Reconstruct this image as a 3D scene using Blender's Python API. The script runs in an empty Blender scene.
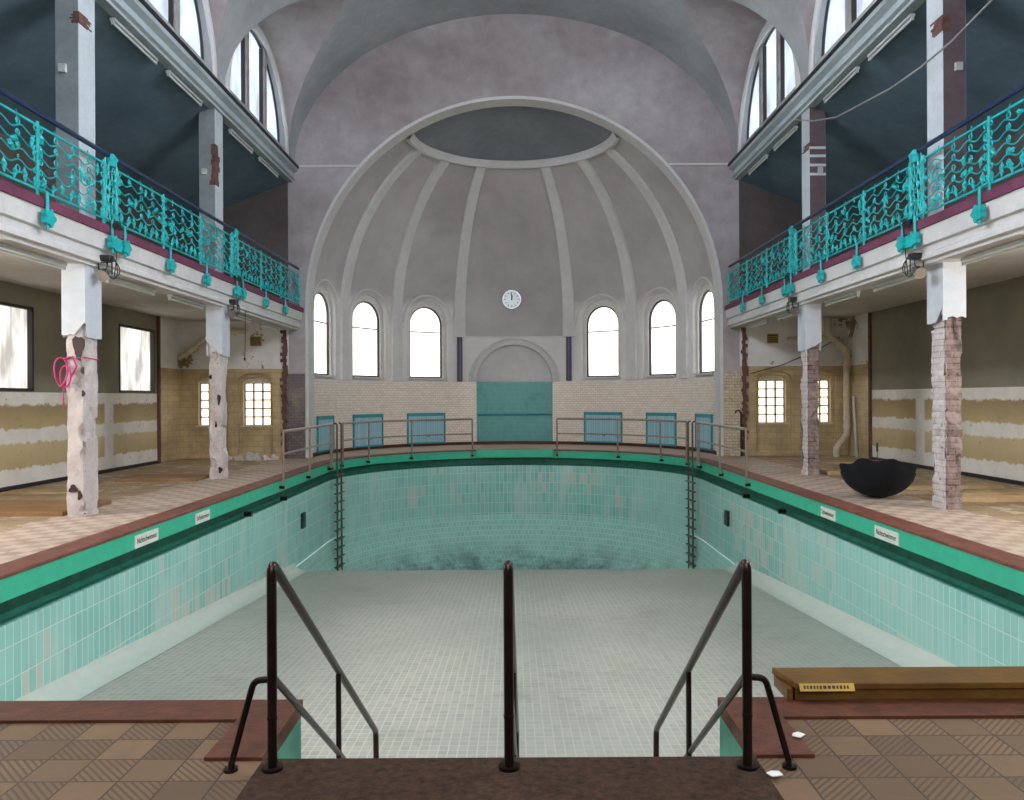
import bpy, bmesh, math, random
from math import pi, sin, cos, sqrt, radians, atan2
from mathutils import Vector, Matrix, noise as mnoise
random.seed(7)
C = bpy.context.scene.collection
S = bpy.context.scene

# ---------------- camera, world, lights, exposure ----------------
cam = bpy.data.cameras.new('camera')
camo = bpy.data.objects.new('camera', cam); C.objects.link(camo)
cam.sensor_width = 36; cam.lens = 800 / 1024 * 36
cam.shift_x = -2.5 / 1024; cam.shift_y = -2.0 / 1024
cam.clip_start = 0.05; cam.clip_end = 200
camo.location = (0, 0, 1.55)
camo.rotation_mode = 'QUATERNION'
camo.rotation_quaternion = (Matrix.Rotation(radians(0.30), 3, 'Y') @ Matrix.Rotation(pi / 2, 3, 'X')).to_quaternion()
S.camera = camo
S.view_settings.view_transform = 'Standard'
S.view_settings.look = 'None'
S.view_settings.gamma = 1
S.view_settings.use_curve_mapping = False
S.view_settings.exposure = 0.32
S.cycles.use_denoising = True
S.cycles.max_bounces = 10
S.cycles.diffuse_bounces = 7
S.cycles.sample_clamp_indirect = 6
W = bpy.data.worlds.new('sky'); S.world = W; W.use_nodes = True
W.node_tree.nodes['Background'].inputs[0].default_value = (0.80, 0.90, 1.0, 1)
W.node_tree.nodes['Background'].inputs[1].default_value = 1.0
PANE = dict(lunette=2.0, lunette_near=62.0, lunette_rear=9.0, apse=2.3, side=1.2, side_near=24.0, side_rear=6.0, end=1.9, rear=7.0)     # daylight glow by window; unseen near and rear panes boosted as fill

def area(name, loc, rot, sx, sy, power, col=(1, 1, 1)):
    l = bpy.data.lights.new(name, 'AREA'); l.shape = 'RECTANGLE'; l.size = sx; l.size_y = sy
    l.energy = power; l.color = col
    o = bpy.data.objects.new(name, l); C.objects.link(o); o.location = loc; o.rotation_euler = rot
    return o

# ---------------- materials ----------------
def lin(c):
    return tuple((v / 255 / 12.92 if v / 255 <= .04045 else ((v / 255 + .055) / 1.055) ** 2.4) for v in c) + (1,)

class NT:
    def __init__(s, name):
        s.m = bpy.data.materials.new(name); s.m.use_nodes = True
        s.t = s.m.node_tree; s.b = s.t.nodes['Principled BSDF']
        s.tc = s.t.nodes.new('ShaderNodeTexCoord')
    def n(s, typ, **kw):
        nd = s.t.nodes.new(typ)
        for k, v in kw.items():
            if k.startswith('_'): setattr(nd, k[1:], v)
        return nd
    def l(s, a, b): s.t.links.new(a, b)
    def noise(s, vec, scale, detail=4, rough=.6, lo=.4, hi=.6, stretch=None):
        if stretch:
            mp = s.n('ShaderNodeMapping'); mp.inputs['Scale'].default_value = stretch
            s.l(vec, mp.inputs['Vector']); vec = mp.outputs[0]
        nz = s.n('ShaderNodeTexNoise'); nz.inputs['Scale'].default_value = scale
        nz.inputs['Detail'].default_value = detail; nz.inputs['Roughness'].default_value = rough
        s.l(vec, nz.inputs['Vector'])
        mr = s.n('ShaderNodeMapRange'); mr.inputs[1].default_value = lo; mr.inputs[2].default_value = hi
        s.l(nz.outputs['Fac'], mr.inputs[0])
        return mr.outputs[0]
    def mix(s, fac, a, b, mode='MIX'):
        mx = s.n('ShaderNodeMix', _data_type='RGBA', _blend_type=mode)
        for sock, v in ((mx.inputs[0], fac), (mx.inputs[6], a), (mx.inputs[7], b)):
            if isinstance(v, (float, int)): sock.default_value = v
            elif isinstance(v, tuple): sock.default_value = v if len(v) == 4 else lin(v)
            else: s.l(v, sock)
        return mx.outputs[2]
    def math(s, op, a, b=0.0):
        m = s.n('ShaderNodeMath', _operation=op)
        for sock, v in ((m.inputs[0], a), (m.inputs[1], b)):
            if isinstance(v, (float, int)): sock.default_value = v
            else: s.l(v, sock)
        return m.outputs[0]
    def ramp(s, fac, stops, interp='LINEAR'):
        r = s.n('ShaderNodeValToRGB'); r.color_ramp.interpolation = interp
        e = r.color_ramp.elements
        while len(e) < len(stops): e.new(.5)
        for i, (p, c) in enumerate(stops): e[i].position = p; e[i].color = lin(c)
        s.l(fac, r.inputs[0]); return r.outputs[0]
    def bump(s, h, strength=.3, dist=.01):
        b = s.n('ShaderNodeBump'); b.inputs['Strength'].default_value = strength; b.inputs['Distance'].default_value = dist
        s.l(h, b.inputs['Height']); s.l(b.outputs[0], s.b.inputs['Normal'])
    def out(s, col, rough=.7, metal=0, spec=None):
        if isinstance(col, tuple): s.b.inputs['Base Color'].default_value = col if len(col) == 4 else lin(col)
        else: s.l(col, s.b.inputs['Base Color'])
        if isinstance(rough, (float, int)): s.b.inputs['Roughness'].default_value = rough
        else: s.l(rough, s.b.inputs['Roughness'])
        s.b.inputs['Metallic'].default_value = metal
        if spec is not None: s.b.inputs['Specular IOR Level'].default_value = spec
        return s.m

def plaster(name, c1, c2, scale=1.2, rough=.85, spots=None, spot_lo=.62, bump=.25):
    s = NT(name); o = s.tc.outputs['Object']
    col = s.mix(s.noise(o, scale, 6, .65, .3, .7), c1, c2)
    col = s.mix(s.math('MULTIPLY', s.noise(o, scale * 9, 4, .6, .4, .9), .35), col, tuple(int(v * .85) for v in c2))
    if spots: col = s.mix(s.noise(o, 5.5, 8, .75, spot_lo, spot_lo + .03), col, spots)
    s.bump(s.noise(o, 22, 6, .7, .2, .8), bump, .02)
    return s.out(col, rough, 0, .25)

def plain(name, c, rough=.6, metal=0, var=.12, bump=0):
    s = NT(name); o = s.tc.outputs['Object']
    col = s.mix(s.noise(o, 6, 5, .6, .3, .75), c, tuple(int(v * (1 - var * 1.6)) for v in c))
    if bump: s.bump(s.noise(o, 40, 4, .6, .2, .8), bump, .01)
    return s.out(col, rough, metal)

def tiles(name, c1, c2, mortar, bw, bh, ms=.006, offset=0.0, rough=.25, dirt=None, dirt_lo=.55, bleach=None, bump=.4, freq=2, coord='UV', dscale=.8, bias=0.0, spec=None, big=None, patch=None, low=None):
    s = NT(name); uv = s.tc.outputs[coord]; o = s.tc.outputs['Object']
    b = s.n('ShaderNodeTexBrick'); b.offset = offset; b.offset_frequency = freq; b.squash = 1
    b.inputs['Scale'].default_value = 1; b.inputs['Brick Width'].default_value = bw; b.inputs['Row Height'].default_value = bh
    b.inputs['Mortar Size'].default_value = ms; b.inputs['Mortar Smooth'].default_value = .3; b.inputs['Bias'].default_value = bias
    b.inputs['Color1'].default_value = lin(c1); b.inputs['Color2'].default_value = lin(c2); b.inputs['Mortar'].default_value = lin(mortar)
    s.l(uv, b.inputs['Vector'])
    col = b.outputs['Color']
    if bleach: col = s.mix(s.math('MULTIPLY', s.noise(uv, .9, 3, .5, .52, .66, stretch=(2.2, .55, 1)), .5), col, bleach)
    if patch:
        sn = s.n('ShaderNodeVectorMath', _operation='SNAP'); sn.inputs[1].default_value = (bw, bh, 1)
        s.l(uv, sn.inputs[0])
        wn_ = s.n('ShaderNodeTexWhiteNoise'); s.l(sn.outputs[0], wn_.inputs['Vector'])
        cl = s.noise(sn.outputs[0], .55, 2, .5, .56, .60)
        pf_ = s.math('MULTIPLY', s.math('GREATER_THAN', s.math('ADD', wn_.outputs['Value'], s.math('MULTIPLY', cl, .50)), 1.02), s.math('SUBTRACT', 1.0, b.outputs['Fac']))
        col = s.mix(s.math('MULTIPLY', pf_, .65), col, patch)
    if low:
        sp = s.n('ShaderNodeSeparateXYZ'); s.l(o, sp.inputs[0])
        mr = s.n('ShaderNodeMapRange'); mr.inputs[1].default_value = low[0]; mr.inputs[2].default_value = low[1]; s.l(sp.outputs['Z'], mr.inputs[0])
        fz = s.math('MULTIPLY', mr.outputs[0], s.noise(o, 1.1, 8, .75, .40, .62))
        col = s.mix(s.math('MULTIPLY', fz, .8), col, (66, 78, 72))
    if big: col = s.mix(s.math('MULTIPLY', s.noise(o, .35, 3, .5, .35, .65), .55), col, big)
    if dirt: col = s.mix(s.math('MULTIPLY', s.noise(o, dscale, 9, .72, dirt_lo, dirt_lo + .22), .75), col, dirt)
    inv = s.math('SUBTRACT', 1.0, b.outputs['Fac'])
    s.bump(inv, bump, .004)
    return s.out(col, rough, 0, spec)

def emis(name, c, strength, streak=None, c2=None, axis=0):
    s = NT(name); s.t.nodes.remove(s.b); o = s.tc.outputs['Object']
    col = lin(c)
    if streak:
        st = [1.0, 1.0, 1.0]; st[axis] = streak
        col = s.mix(s.noise(o, 1.0, 3, .5, .35, .65, stretch=tuple(st)), c, c2)
    e = s.n('ShaderNodeEmission'); e.inputs[1].default_value = strength
    if isinstance(col, tuple): e.inputs[0].default_value = col
    else: s.l(col, e.inputs[0])
    s.l(e.outputs[0], s.t.nodes['Material Output'].inputs[0])
    return s.m

def band_wall():
    # painted side wall: olive grey above, then white / tan bands of bared plaster with broken edges
    s = NT('banded_wall'); o = s.tc.outputs['Object']
    sep = s.n('ShaderNodeSeparateXYZ'); s.l(o, sep.inputs[0])
    nz = s.noise(o, 5, 8, .75, .2, .8)
    z = s.math('ADD', sep.outputs['Z'], s.math('MULTIPLY', s.math('SUBTRACT', nz, .5), .16))
    f = s.math('DIVIDE', z, 3.7)
    k = lambda v: v / 3.7
    W1, T1, O1 = (232, 226, 216), (190, 166, 120), (106, 100, 84)
    lo = s.ramp(f, [(0, W1), (k(.34), W1), (k(.36), T1), (k(.78), (204, 184, 142)), (k(.80), W1), (k(1.04), W1), (k(1.06), T1), (k(1.45), (158, 138, 98)), (k(1.49), (232, 226, 216))])
    # the upper half begins at a clean painted line
    f2 = s.math('DIVIDE', sep.outputs['Z'], 3.7)
    up = s.math('GREATER_THAN', f2, k(1.7))
    olive = s.mix(s.noise(o, .7, 5, .6, .3, .7), (146, 138, 118), (120, 114, 100))
    # bands stop in places
    gap = s.noise(o, .45, 2, .5, .60, .62, stretch=(0, 1, 0))
    lo = s.mix(gap, lo, W1)
    lo = s.mix(s.noise(o, 3.3, 9, .8, .62, .64), lo, (96, 84, 70))
    lo = s.mix(s.math('MULTIPLY', s.noise(o, 1.2, 7, .7, .4, .7), .35), lo, (150, 132, 108))
    col = s.mix(up, lo, olive)
    s.bump(nz, .3, .02)
    return s.out(col, .85)

def two_zone(name, zsplit, low, high, hi2):
    s = NT(name); o = s.tc.outputs['Object']; uv = s.tc.outputs['UV']
    sep = s.n('ShaderNodeSeparateXYZ'); s.l(o, sep.inputs[0])
    b = s.n('ShaderNodeTexBrick'); b.offset = .5
    b.inputs['Scale'].default_value = 1; b.inputs['Brick Width'].default_value = .3; b.inputs['Row Height'].default_value = .15
    b.inputs['Mortar Size'].default_value = .004; b.inputs['Color1'].default_value = lin(low)
    b.inputs['Color2'].default_value = lin(tuple(int(v * .93) for v in low)); b.inputs['Mortar'].default_value = lin(tuple(int(v * .72) for v in low))
    s.l(uv, b.inputs['Vector'])
    lowc = s.mix(s.math('MULTIPLY', s.noise(o, 1.6, 7, .7, .42, .7), .6), b.outputs['Color'], tuple(int(v * .62) for v in low))
    hic = s.mix(s.noise(o, 1.5, 6, .65, .35, .7), high, hi2)
    hic = s.mix(s.noise(o, 1.1, 8, .7, .6, .62), hic, (142, 124, 92))
    col = s.mix(s.math('GREATER_THAN', sep.outputs['Z'], zsplit), lowc, hic)
    return s.out(col, .5)

def floor_side():
    # side deck: pale square tiles near the pool, dusty boards and stripped screed further out
    s = NT('deck_tiles'); o = s.tc.outputs['Object']
    sep = s.n('ShaderNodeSeparateXYZ'); s.l(o, sep.inputs[0])
    ck = s.n('ShaderNodeTexChecker'); ck.inputs['Scale'].default_value = 5
    ck.inputs['Color1'].default_value = lin((196, 176, 160)); ck.inputs['Color2'].default_value = lin((164, 138, 122))
    s.l(o, ck.inputs['Vector'])
    tile = s.mix(s.math('MULTIPLY', s.noise(o, 2, 7, .7, .35, .7), .7), ck.outputs['Color'], (190, 172, 152))
    b = s.n('ShaderNodeTexBrick'); b.offset = .4
    b.inputs['Scale'].default_value = 1; b.inputs['Brick Width'].default_value = 2.2; b.inputs['Row Height'].default_value = .45
    b.inputs['Mortar Size'].default_value = .012; b.inputs['Color1'].default_value = lin((178, 154, 122))
    b.inputs['Color2'].default_value = lin((158, 132, 100)); b.inputs['Mortar'].default_value = lin((84, 66, 52))
    s.l(o, b.inputs['Vector'])
    board = s.mix(s.noise(o, 1.3, 8, .7, .4, .65), b.outputs['Color'], (140, 118, 92))
    board = s.mix(s.noise(o, 2.3, 6, .7, .55, .6), board, (196, 180, 156))
    ax = s.math('ABSOLUTE', sep.outputs['X'])
    edge = s.math('ADD', ax, s.math('MULTIPLY', s.noise(o, 1.5, 4, .6, 0, 1), .7))
    col = s.mix(s.math('GREATER_THAN', edge, 6.45), tile, board)
    col = s.mix(s.math('MULTIPLY', s.noise(o, .9, 8, .75, .48, .72), .55), col, (120, 96, 76))
    s.bump(s.noise(o, 14, 5, .7, .3, .7), .2, .01)
    return s.out(col, .6)

def floor_front():
    # 20 cm stoneware tiles, alternately plain and with diagonal ribs
    s = NT('ribbed_checker_tiles'); o = s.tc.outputs['Object']
    sep = s.n('ShaderNodeSeparateXYZ'); s.l(o, sep.inputs[0])
    x, y = sep.outputs['X'], sep.outputs['Y']
    T = .2
    ck = s.n('ShaderNodeTexChecker'); ck.inputs['Scale'].default_value = 1 / T
    mp = s.n('ShaderNodeMapping'); mp.inputs['Location'].default_value = (.02, -.05, .1)
    s.l(o, mp.inputs['Vector']); s.l(mp.outputs[0], ck.inputs['Vector'])
    fac = ck.outputs['Fac']
    d = s.math('SUBTRACT', y, s.math('ABSOLUTE', x))
    rib = s.math('SINE', s.math('MULTIPLY', d, 2 * pi / .036))
    ribm = s.math('MULTIPLY', s.math('MULTIPLY_ADD', rib, .5), 1.0)
    ribm = s.math('ADD', s.math('MULTIPLY', rib, .5), .5)
    groove = s.math('MULTIPLY', s.math('LESS_THAN', ribm, .36), fac)
    b = s.n('ShaderNodeTexBrick'); b.offset = 0
    b.inputs['Scale'].default_value = 1; b.inputs['Brick Width'].default_value = T; b.inputs['Row Height'].default_value = T
    b.inputs['Mortar Size'].default_value = .004; b.inputs['Color1'].default_value = lin((120, 94, 66)); b.inputs['Color2'].default_value = lin((94, 73, 52))
    b.inputs['Mortar'].default_value = lin((46, 36, 30))
    s.l(mp.outputs[0], b.inputs['Vector'])
    col = s.mix(s.math('MULTIPLY', groove, .72), b.outputs['Color'], (66, 50, 38))
    col = s.mix(s.math('MULTIPLY', s.noise(o, 3, 9, .75, .45, .75), .6), col, (92, 70, 50))
    col = s.mix(s.noise(o, 9, 6, .7, .70, .72), col, (50, 36, 28))
    h = s.math('MULTIPLY', s.math('SUBTRACT', 1.0, groove), s.math('SUBTRACT', 1.0, b.outputs['Fac']))
    s.bump(h, .5, .004)
    return s.out(col, .55, 0, .3)

def brick_bare(name, c1, c2, mortar, smear=None):
    s = NT(name); uv = s.tc.outputs['UV']; o = s.tc.outputs['Object']
    b = s.n('ShaderNodeTexBrick'); b.offset = .5
    b.inputs['Scale'].default_value = 1; b.inputs['Brick Width'].default_value = .24; b.inputs['Row Height'].default_value = .083
    b.inputs['Mortar Size'].default_value = .008; b.inputs['Color1'].default_value = lin(c1); b.inputs['Color2'].default_value = lin(c2)
    b.inputs['Mortar'].default_value = lin(mortar)
    s.l(uv, b.inputs['Vector'])
    col = b.outputs['Color']
    if smear: col = s.mix(s.noise(o, 4, 8, .75, .40, .62), col, smear)
    col = s.mix(s.noise(o, 7, 8, .8, .60, .64), col, (50, 38, 34))
    s.bump(s.noise(o, 18, 8, .75, .2, .8), .6, .02)
    return s.out(col, .9)

M = {}
M['vault'] = plaster('vault_plaster', (184, 186, 186), (152, 153, 154), .6, bump=.12)
M['tymp'] = plaster('end_wall_plaster', (190, 184, 184), (146, 132, 132), .5, bump=.12)
M['dome'] = plaster('apse_panel_plaster', (166, 156, 155), (142, 132, 134), .5, bump=.12)
def dome_paint():
    s = NT('apse_panel_plaster'); o = s.tc.outputs['Object']
    sep = s.n('ShaderNodeSeparateXYZ'); s.l(o, sep.inputs[0])
    up = s.mix(s.noise(o, .5, 6, .65, .3, .7), (194, 188, 186), (166, 158, 158))
    lo = s.mix(s.noise(o, .8, 6, .65, .3, .7), (228, 224, 220), (208, 202, 199))
    mid = s.math('LESS_THAN', s.math('ABSOLUTE', sep.outputs['X']), 1.84)
    edge = s.math('SUBTRACT', 4.15, s.math('MULTIPLY', mid, .57))
    nz = s.math('MULTIPLY', s.noise(o, 1.6, 6, .6, 0, 1), s.math('MULTIPLY', s.math('SUBTRACT', 1.0, mid), .8))
    d = s.math('SUBTRACT', s.math('ADD', edge, nz), sep.outputs['Z'])
    mr = s.n('ShaderNodeMapRange'); mr.inputs[1].default_value = -.25; mr.inputs[2].default_value = .12
    s.l(d, mr.inputs[0])
    fac = s.mix(mid, mr.outputs[0], s.math('GREATER_THAN', d, 0.0))
    col = s.mix(fac, up, lo)
    s.bump(s.noise(o, 22, 6, .7, .2, .8), .12, .02)
    return s.out(col, .85, 0, .25)
M['dome'] = dome_paint()
M['rib'] = plaster('rib_plaster', (218, 214, 211), (202, 198, 196), .8, bump=.1)
M['cap'] = plaster('dome_crown_plaster', (136, 139, 144), (112, 115, 120), .5, bump=.12)
M['whitep'] = plaster('white_plaster', (214, 211, 208), (196, 191, 190), .9, bump=.1)
M['greyp'] = plaster('grey_cornice_paint', (182, 190, 192), (156, 166, 170), .9, bump=.1)
M['darkline'] = plain('black_cornice_strip', (34, 32, 34), .5)
M['gceil'] = plaster('gallery_ceiling_paint', (112, 132, 144), (88, 106, 118), .8, bump=.1)
M['gwall'] = plaster('gallery_wall_brown', (104, 94, 92), (82, 74, 74), .8, spots=(110, 70, 64), spot_lo=.7)
M['soffit'] = plaster('soffit_paint', (206, 202, 196), (180, 176, 170), .8)
M['band'] = band_wall()
M['endw'] = two_zone('end_wall_tile_and_plaster', 2.35, (200, 174, 128), (232, 229, 225), (210, 205, 200))
M['wains'] = tiles('cream_wall_tile', (242, 228, 214), (232, 214, 198), (190, 168, 150), .15, .075, .005, .5, .25, dirt=(196, 172, 146), dirt_lo=.58)
M['pier_dark'] = tiles('dark_pier_tile', (112, 100, 98), (92, 82, 82), (60, 52, 50), .15, .075, .005, .5, .35, dirt=(150, 132, 110), dirt_lo=.5)  # darker brown tile on the left pier
M['pier_cream'] = tiles('worn_cream_tile', (206, 190, 160), (188, 168, 138), (120, 100, 84), .15, .075, .005, .5, .35, dirt=(120, 92, 72), dirt_lo=.5, dscale=2)
M['aqua'] = tiles('aqua_pool_tile', (126, 182, 169), (143, 197, 184), (212, 220, 209), .115, .30, .006, 0, .2, dirt=(120, 150, 138), dirt_lo=.60, bleach=(196, 208, 198), big=(166, 208, 196), patch=(206, 188, 174))
M['bowl'] = tiles('aqua_bowl_tile', (142, 196, 182), (158, 206, 192), (200, 220, 210), .115, .15, .007, .5, .6, low=(-.55, -1.25), dirt=(84, 112, 102), dirt_lo=.66, dscale=.6)
M['pfloor'] = tiles('white_floor_mosaic', (172, 170, 158), (150, 152, 142), (200, 190, 172), .078, .10, .006, 0, .36, dirt=(122, 116, 102), dirt_lo=.56, big=(140, 144, 134), bump=.3)
M['cove'] = plain('pale_pool_coving', (196, 204, 192), .4, var=.03)
M['green'] = plain('green_gutter_paint', (62, 186, 148), .4, var=.06)
M['cheek'] = plain('green_stair_cheek', (58, 148, 122), .45)
M['dgreen'] = plain('shaded_gutter_green', (40, 118, 98), .5, var=.2)  # recess darker than the beam; its shade is partly in the colour
M['curb'] = plaster('red_brown_terrazzo', (102, 58, 38), (66, 36, 25), 9, rough=.5, spots=(60, 36, 32), spot_lo=.62, bump=.2)  # same terrazzo as the side coping, darkened for dim surroundings at the front
M['coping'] = plaster('side_coping_terrazzo', (136, 88, 74), (98, 56, 48), 5, rough=.5, spots=(70, 40, 36), spot_lo=.66, bump=.2)
M['mat'] = plaster('dark_brown_granite_mat', (78, 54, 36), (34, 24, 16), 30, rough=.95, bump=.6)
M['deck'] = floor_side()
M['front'] = floor_front()
M['teal_tile'] = tiles('teal_niche_tile', (96, 164, 158), (104, 172, 166), (128, 184, 176), .08, .16, .004, 0, .3, dirt=(60, 120, 118), dirt_lo=.5)
M['teal'] = plain('teal_railing_paint', (14, 186, 186), .4, var=.16)
M['teal_frame'] = plain('teal_frame_paint', (62, 156, 168), .45)
M['teal_door'] = tiles('pale_blue_slat_door', (168, 206, 216), (156, 198, 208), (104, 156, 168), .055, 3.0, .006, 0, .5)
M['navy'] = plain('navy_handrail', (2, 40, 84), .35)
M['purple'] = plaster('purple_edge_paint', (124, 68, 92), (96, 52, 72), 3, spots=(70, 50, 56), spot_lo=.62)
M['steel'] = plain('worn_rail_steel', (170, 154, 142), .35, .6)
M['lsteel'] = plain('dull_ladder_steel', (104, 96, 90), .4, .6)
M['bronze'] = plain('dark_bronze_tube', (62, 48, 42), .3, .85, var=.25)
M['frame'] = plain('dark_window_frame', (44, 38, 38), .5)
M['framew'] = plain('grey_window_mullion', (176, 168, 166), .5)
M['iron'] = plain('white_muntin', (170, 160, 140), .5)
M['tube'] = plain('white_lamp_tube', (214, 216, 214), .3, var=.03)
M['housing'] = plain('lamp_housing', (186, 190, 188), .4, var=.05)
M['lampdark'] = plain('lamp_black', (30, 30, 34), .4)
M['silver'] = plain('lamp_reflector', (190, 190, 196), .2, .9)
M['black'] = plain('black_umbrella_cloth', (5, 7, 15), 1.0, var=.1)
M['blackp'] = plain('black_plastic', (22, 22, 24), .4)
M['wood'] = plaster('dark_varnished_wood', (122, 88, 38), (78, 52, 24), 3, rough=.3, bump=.1)
M['board'] = plaster('loose_pine_board', (196, 168, 128), (164, 134, 98), 2, rough=.75)
M['boardd'] = plaster('brown_floor_board', (160, 124, 86), (130, 96, 66), 2, rough=.75)
M['colL'] = plaster('bared_white_column_plaster', (220, 210, 206), (188, 174, 168), 3, spots=(84, 66, 58), spot_lo=.63, bump=.8)
M['colWB'] = brick_bare('whitewashed_brick', (206, 196, 190), (186, 172, 166), (150, 134, 128), smear=(214, 206, 202))
M['colB'] = brick_bare('bared_brown_brick', (136, 112, 104), (106, 84, 78), (66, 52, 48), smear=(160, 142, 136))
M['casing'] = plaster('column_white_paint', (206, 209, 213), (188, 191, 197), .8, bump=.08)
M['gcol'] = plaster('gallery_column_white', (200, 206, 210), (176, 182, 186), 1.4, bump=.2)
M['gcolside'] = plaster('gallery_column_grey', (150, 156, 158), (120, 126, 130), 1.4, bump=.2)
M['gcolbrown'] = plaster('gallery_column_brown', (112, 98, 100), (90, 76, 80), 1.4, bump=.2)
M['scar'] = plaster('bared_brick_scar', (128, 92, 84), (84, 58, 54), 9, bump=.8)
M['pipe'] = plain('cream_drain_pipe', (216, 200, 170), .4)
M['purp_strip'] = plain('purple_grey_strip', (84, 76, 98), .5)
M['purp2'] = plain('violet_grey_strip', (116, 104, 128), .5)
M['rubble'] = plaster('white_plaster_rubble', (222, 214, 204), (190, 178, 164), 12, bump=.8)
M['pink'] = plain('pink_rope', (206, 50, 120), .7)
M['cable'] = plain('grey_cable', (150, 150, 150), .6)
M['cabled'] = plain('black_cable', (30, 28, 28), .6)
M['signw'] = plain('white_enamel', (226, 226, 214), .4, var=.04)
M['ink'] = plain('dark_sign_ink', (62, 40, 40), .5)
M['inkred'] = plain('red_sign_ink', (190, 60, 70), .5)
M['yellow'] = plain('yellow_label', (206, 166, 60), .5)
M['paper'] = plain('white_paper_scrap', (226, 220, 212), .8, var=.05)
M['vent'] = plain('yellow_vent', (170, 146, 70), .6)
M['chrome'] = plain('chrome_rim', (110, 110, 112), .15, 1.0)
M['clockf'] = plain('clock_glass_face', (214, 224, 222), .08, var=.05)
M['rustdark'] = plain('dark_hole_metal', (60, 34, 32), .7)
M['p_lun'] = emis('lunette_daylight', (176, 190, 204), PANE['lunette'], 1.8, (140, 146, 158), 1)
M['p_lunear'] = emis('lunette_fill_near', (222, 230, 240), PANE['lunette_near'])  # unseen bay panes, far brighter than the seen ones to light the hall
M['p_apse'] = emis('apse_daylight', (255, 252, 244), PANE['apse'], 2.2, (206, 204, 182), 0)
M['p_side'] = emis('curtained_daylight', (255, 253, 246), PANE['side'], 3.5, (176, 172, 164), 1)
M['p_end'] = emis('block_glass_daylight', (255, 244, 222), PANE['end'], 2.0, (245, 226, 190), 0)
M['p_lurear'] = emis('lunette_fill_rear', (222, 230, 240), PANE['lunette_rear'])
M['p_siderear'] = emis('side_fill_rear', (255, 253, 246), PANE['side_rear'])
M['p_sidenear'] = emis('side_fill_near', (255, 253, 246), PANE['side_near'])  # unseen side panes brightened to light the aisles
M['p_rear'] = emis('rear_fill_glow', (235, 242, 255), PANE['rear'])  # added pane out of view, glows towards the apse

# ---------------- mesh helpers (world coordinates; UVs in metres) ----------------
def root_loc(p):
    while p is not None and p.parent is not None: p = p.parent
    return Vector(p.location) if p is not None else Vector((0, 0, 0))

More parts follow.
